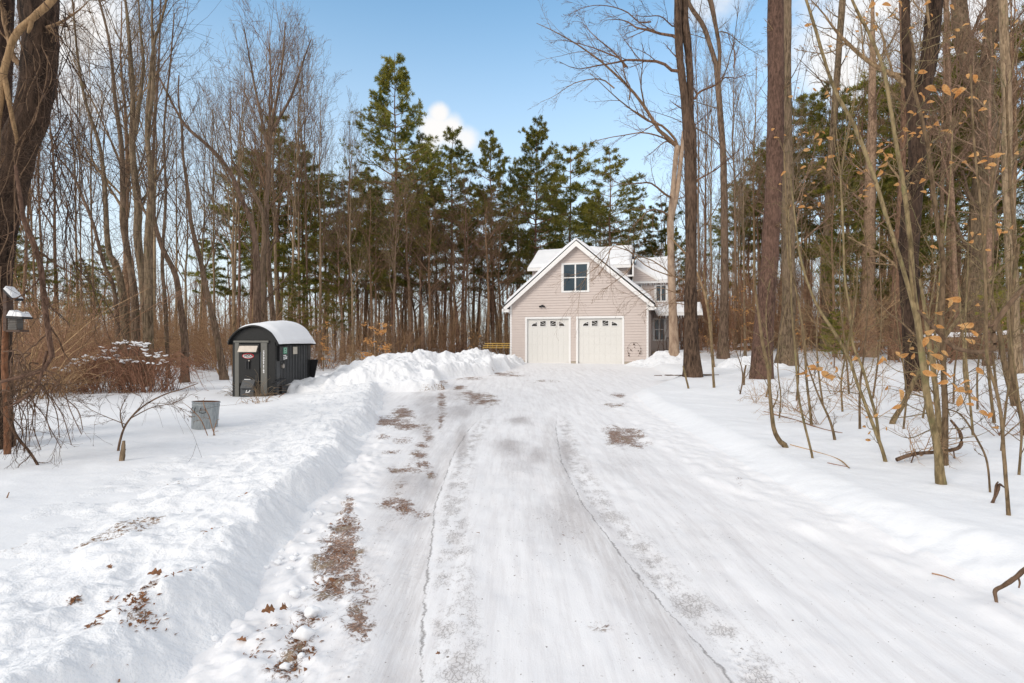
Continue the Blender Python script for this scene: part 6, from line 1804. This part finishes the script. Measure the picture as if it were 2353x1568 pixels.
# ------------------------------------------------------------------ litter on the bank and the lane
def oak_leaf(label, x, y, s, rz, tilt, seed):
    p = on_ground(x, y)
    bank = .0
    L = s * p[1] / FOC
    out = []
    for t in np.linspace(0, 1, 15):
        out.append((t, .26 * math.sin(t * math.pi) ** .8 * (1 + .45 * math.sin(t * 6 * math.pi + .5))))
    mid = [(t - .5, 0, .10 * math.sin(t * 3)) for t, w in out]
    Vv = []; F = []
    for t, w in out:
        z = .12 * math.sin(t * 3)
        Vv += [((t - .5) * L, w * L, (z + w * .5) * L), ((t - .5) * L, 0, z * L), ((t - .5) * L, -w * L, (z + w * .4) * L)]
    for k in range(14):
        a = k * 3; F += [(a, a + 1, a + 4, a + 3), (a + 1, a + 2, a + 5, a + 4)]
    me = bpy.data.meshes.new('fallen_leaf'); me.from_pydata(Vv, [], F); me.materials.append(M['dead_leaf']); me.polygons.foreach_set('use_smooth', [True] * len(F))
    o = link('fallen_leaf', me); o.location = (p[0], p[1], p[2] + .012 + L * .18); o.rotation_euler = (tilt, .2, rz)
    tag(o, label, 'leaf')
    return o


def drop(o, h=0.0):
    """rest a small thing on whatever lies under it"""
    dg = bpy.context.evaluated_depsgraph_get()
    hit, loc, *_ = bpy.context.scene.ray_cast(dg, (o.location[0], o.location[1], 2.5), (0, 0, -1), distance=5)
    return loc[2] if hit else o.location[2]


bpy.context.view_layer.update()
small = [oak_leaf('large brown oak leaf standing on edge at the foot of the bank', 616, 1427, 34, .9, .7, 1), oak_leaf('reddish leaf tip beside the dark debris on the snow bank', 357, 1384, 34, .4, .3, 2),
         oak_leaf('small red-brown leaf above the dark debris on the bank', 251, 1360, 18, -.4, .2, 3), oak_leaf('grey curled leaf right of the large oak leaf', 650, 1420, 28, 1.4, .8, 4),
         oak_leaf('narrow brown leaf lying on snow near the photo bottom', 555, 1487, 24, .1, .1, 5), oak_leaf('tiny dark leaf at the left lane edge beside the dirt strip', 760, 1212, 10, .3, .3, 6),
         oak_leaf('tiny dark leaf alone on the clean snow of the lane centre', 1098, 1232, 11, 2.2, .2, 7), oak_leaf('tiny red leaf at the lower middle of the lane', 1006, 1512, 13, .6, .5, 8)]
for k, o in enumerate(small):
    L = max(v.co.x for v in o.data.vertices)
    z = drop(o); o.location[2] = z + L * (.25 if k in (0, 3) else .12)


def litter(name, label, px, n, sp, seed, size=(.012, .05), bankh=.25):
    """a scrap heap of leaf bits, bark and needles"""
    g = np.random.default_rng(seed)
    bpy.context.view_layer.update(); dg = bpy.context.evaluated_depsgraph_get()
    Vs = []; Qs = []; nn = 0
    for (x, y, k, s_) in px:
        c = at(x, y, 1.65 * bankh * FOC / (y - CY)) if bankh < 1 else on_ground(x, y)
        for i in range(int(k * n)):
            px_ = c[0] + g.normal() * s_ * sp; py_ = c[1] + g.normal() * s_ * sp
            hit, loc, nor, *_ = bpy.context.scene.ray_cast(dg, (px_, py_, 2.5), (0, 0, -1), distance=5)
            if not hit: continue
            L = g.uniform(*size); W = L * g.uniform(.12, .5)
            a = g.random() * 6.28; d = np.array([math.cos(a), math.sin(a), g.normal() * .35]); s = np.array([-math.sin(a), math.cos(a), g.normal() * .5])
            p = np.array(loc) + np.array([0, 0, .004])
            h = np.array([0, 0, L * .15 * g.random()])
            Vs += [p - d * L / 2, p + s * W / 2 + h, p + d * L / 2, p - s * W / 2 + h]; Qs.append([nn, nn + 1, nn + 2, nn + 3]); nn += 4
    o = link(name, mesh(name, np.array(Vs), [np.array(Qs)], M['dead_leaf'], False)); tag(o, label, 'debris', None, 'stuff')


litter('leaf_debris', 'dark leaf scraps frozen into the ploughed snow bank', [(325, 1392, 1.0, .9), (345, 1345, .5, .5), (320, 1372, .8, .6), (215, 1410, .4, .5), (170, 1330, .35, .4), (298, 1337, .3, .4), (240, 1372, .2, .3), (250, 1330, .15, .3), (560, 1130, .1, .4), (500, 1200, .12, 1.0), (420, 1300, .2, 1.5), (300, 1480, .15, .9)], 70, .055, 801, (.008, .045), .84)
litter('leaf_debris', 'brown leaf scraps and grit along the left strip of the lane', [(690, 1450, 1.2, .8), (700, 1490, .8, .8), (665, 1530, 1.0, 1.0), (600, 1500, .4, 1.4), (760, 1340, .8, 1.0), (785, 1270, 1.2, 1.5), (800, 1200, .6, 1.2), (925, 1168, .4, 1.0), (910, 968, .5, 3.0), (640, 1440, .3, 1.2), (1310, 1225, .1, 1.0), (1000, 880, 1.0, 2.6), (970, 878, .6, 2.2), (720, 1420, .6, .8)], 60, .05, 802, (.008, .04), 1.0)


def chunk(label, x, y, s, seed):
    p = on_ground(x, y); r = s / 2 * p[1] / FOC
    th = np.linspace(0, math.pi, 12)[:, None]; ph = np.linspace(0, 2 * math.pi, 18, endpoint=False)[None]
    D = np.stack([np.sin(th) * np.cos(ph), np.sin(th) * np.sin(ph), np.cos(th) + 0 * ph], -1)
    k = 1 + .22 * fbm(D[..., 0] * 1.5 + seed, D[..., 1] * 1.5 + D[..., 2] * 1.3, 3, seed)
    Pn = D * k[..., None] * r * np.array([1.1, .95, .72])
    i = np.arange(12 * 18).reshape(12, 18); q = np.stack([i[:-1], i[1:], np.roll(i[1:], -1, 1), np.roll(i[:-1], -1, 1)], -1).reshape(-1, 4)
    o = link('snow_chunk', mesh('snow_chunk', Pn.reshape(-1, 3), [q], M['snow'])); o.location = (p[0], p[1], p[2] + r * .4)
    tag(o, label, 'snow chunk', 'snow chunks at the foot of the bank')


for i, (lab, x, y, s) in enumerate([('largest snow chunk, sitting in brown dirt by the lane', 697, 1463, 42), ('snow chunk just above the largest one', 718, 1412, 32), ('flat snow chunk at the bank foot above the dirt', 676, 1368, 26), ('small snow chunk below the largest one', 692, 1510, 18), ('snow chunk at the bottom left of the lane edge', 655, 1535, 22),
                                    ('small snow lump beside the grey curled leaf', 638, 1450, 16), ('tiny snow lump near the flat chunk', 700, 1352, 12), ('tiny snow lump by the dirt strip top', 745, 1270, 10), ('low snow lump left of the flat chunk', 662, 1395, 14)]):
    chunk(lab, x, y, s, 820 + i)

rr0 = random.Random(9)
for i in range(30):
    x = rr0.uniform(470, 760); y = 1560 - (x - 470) * 1.1 + rr0.uniform(-60, 50) - 40
    if 655 < x < 740 and y > 1340: continue
    chunk('small snow clod among many crumbled along the bank foot', x, min(y, 1560), rr0.uniform(8, 20), 860 + i)

# ------------------------------------------------------------------ finish the labels of the trees in the woods
ORD = ['leftmost', 'second from left', 'third from left', 'fourth from left', 'fifth from left', 'sixth from left', 'seventh from left', 'eighth from left', 'ninth from left', 'tenth from left', 'eleventh from left', 'twelfth from left']
by = {}
for o, xd, key, zn, Y in auto:
    by.setdefault((key, zn), []).append((xd, o, Y))
for (key, zn), lst in by.items():
    lst.sort(key=lambda q: q[0])
    for i, (xd, o, Y) in enumerate(lst):
        if len(lst) == 1: o['label'] = f'{key} {zn}'
        else: o['label'] = f'{key} {zn}, {ORD[min(i, 11)] if i < len(lst) - 1 else "rightmost"}'
for o in bpy.data.objects:
    if '_y' in o: del o['_y']

# ------------------------------------------------------------------ sky, sun, camera
SUN_EL, SUN_AZ = math.radians(29), math.radians(226)       # azimuth clockwise from the viewing direction: behind and left of the camera
w = bpy.data.worlds.new('World'); bpy.context.scene.world = w; w.use_nodes = True
nt = w.node_tree; nt.nodes.clear()
out = nt.nodes.new('ShaderNodeOutputWorld'); bg = nt.nodes.new('ShaderNodeBackground'); nt.links.new(bg.outputs[0], out.inputs[0])
sky = nt.nodes.new('ShaderNodeTexSky'); sky.sky_type = 'NISHITA'; sky.sun_disc = False
sky.sun_elevation = SUN_EL; sky.sun_rotation = SUN_AZ; sky.altitude = 100; sky.air_density = 1.0; sky.dust_density = .6; sky.ozone_density = 2.0
tc = nt.nodes.new('ShaderNodeTexCoord')
sx = nt.nodes.new('ShaderNodeSeparateXYZ'); nt.links.new(tc.outputs['Generated'], sx.inputs[0])
# clouds: a few banks in view, and flat-layer noise for added cover out of frame
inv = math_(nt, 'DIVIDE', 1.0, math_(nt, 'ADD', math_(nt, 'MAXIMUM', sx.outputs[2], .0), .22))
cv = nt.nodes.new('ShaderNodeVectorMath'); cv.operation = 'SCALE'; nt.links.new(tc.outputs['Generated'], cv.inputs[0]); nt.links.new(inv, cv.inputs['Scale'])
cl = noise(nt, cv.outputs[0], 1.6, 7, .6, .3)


def blob(d, rad, soft):
    d = np.array(d, float); d /= np.linalg.norm(d)
    n = nt.nodes.new('ShaderNodeVectorMath'); n.operation = 'DISTANCE'; nt.links.new(tc.outputs['Generated'], n.inputs[0]); n.inputs[1].default_value = d
    return mapr(nt, n.outputs['Value'], rad, rad * soft, 0, 1)


def dirpx(x, y): return ((x - CX) / FOC, 1, (CY - y) / FOC)


fine = noise(nt, tc.outputs['Generated'], 9, 6, .6, .2)
cm = None
for (x, y, r, s, a) in [(1000, 300, .058, .1, .95), (1035, 305, .055, .1, .95), (1008, 262, .036, .1, .9), (1070, 322, .050, .1, .85), (1100, 340, .05, .1, .6), (985, 340, .055, .1, .8), (130, 60, .22, .15, .75), (60, 10, .26, .1, .6), (510, 300, .07, .1, .55), (560, 330, .06, .1, .5), (1640, -30, .10, .2, .6), (2020, 60, .22, .2, .8), (2140, 20, .25, .2, .8)]:
    b_ = math_(nt, 'MULTIPLY', blob(dirpx(x, y), r, s), a)
    cm = b_ if cm is None else math_(nt, 'MAXIMUM', cm, b_)
c1 = mapr(nt, math_(nt, 'ADD', math_(nt, 'MULTIPLY', cm, .62), math_(nt, 'MULTIPLY', fine, .6)), .50, .86)
fill_clouds = math_(nt, 'MULTIPLY', mapr(nt, cl, .30, .46), math_(nt, 'MAXIMUM', mapr(nt, sx.outputs[2], .57, .78), mapr(nt, sx.outputs[1], .40, -.1)))  # unseen cloud cover overhead and behind the camera, added as neutral white fill
cf = math_(nt, 'MINIMUM', math_(nt, 'ADD', math_(nt, 'MULTIPLY', c1, .92), math_(nt, 'MULTIPLY', fill_clouds, .92)), 1.0)
hz = mapr(nt, sx.outputs[2], .03, .62, .88, 0)
tint = mixc(nt, 1.0, sky.outputs[0], (1.16, 1.46, 1.38), 'MULTIPLY')
skyc = mixc(nt, hz, tint, (4.5, 4.8, 5.1))
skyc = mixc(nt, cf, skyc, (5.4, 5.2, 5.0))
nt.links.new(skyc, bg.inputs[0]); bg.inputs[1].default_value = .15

L = bpy.data.lights.new('sun', 'SUN'); L.energy = 1.35; L.angle = math.radians(24); L.color = (1.0, .92, .82)
so = bpy.data.objects.new('sun', L); C.objects.link(so)
d = Vector((math.sin(SUN_AZ) * math.cos(SUN_EL), math.cos(SUN_AZ) * math.cos(SUN_EL), math.sin(SUN_EL)))
so.rotation_euler = (-d).to_track_quat('-Z', 'Y').to_euler(); so.location = d * 50

cam = bpy.data.cameras.new('camera'); cam.sensor_width = 36; cam.lens = FOC / 2352 * 36; cam.clip_end = 3000; cam.clip_start = .05
co = bpy.data.objects.new('camera', cam); C.objects.link(co); co.location = (0, 0, CAMZ); co.rotation_euler = (math.pi / 2, 0, 0)
sc = bpy.context.scene; sc.camera = co
sc.view_settings.view_transform = 'Standard'; sc.view_settings.look = 'None'; sc.view_settings.gamma = 1; sc.view_settings.exposure = .37
sc.cycles.max_bounces = 6; sc.cycles.diffuse_bounces = 3; sc.cycles.transmission_bounces = 3; sc.cycles.use_denoising = True
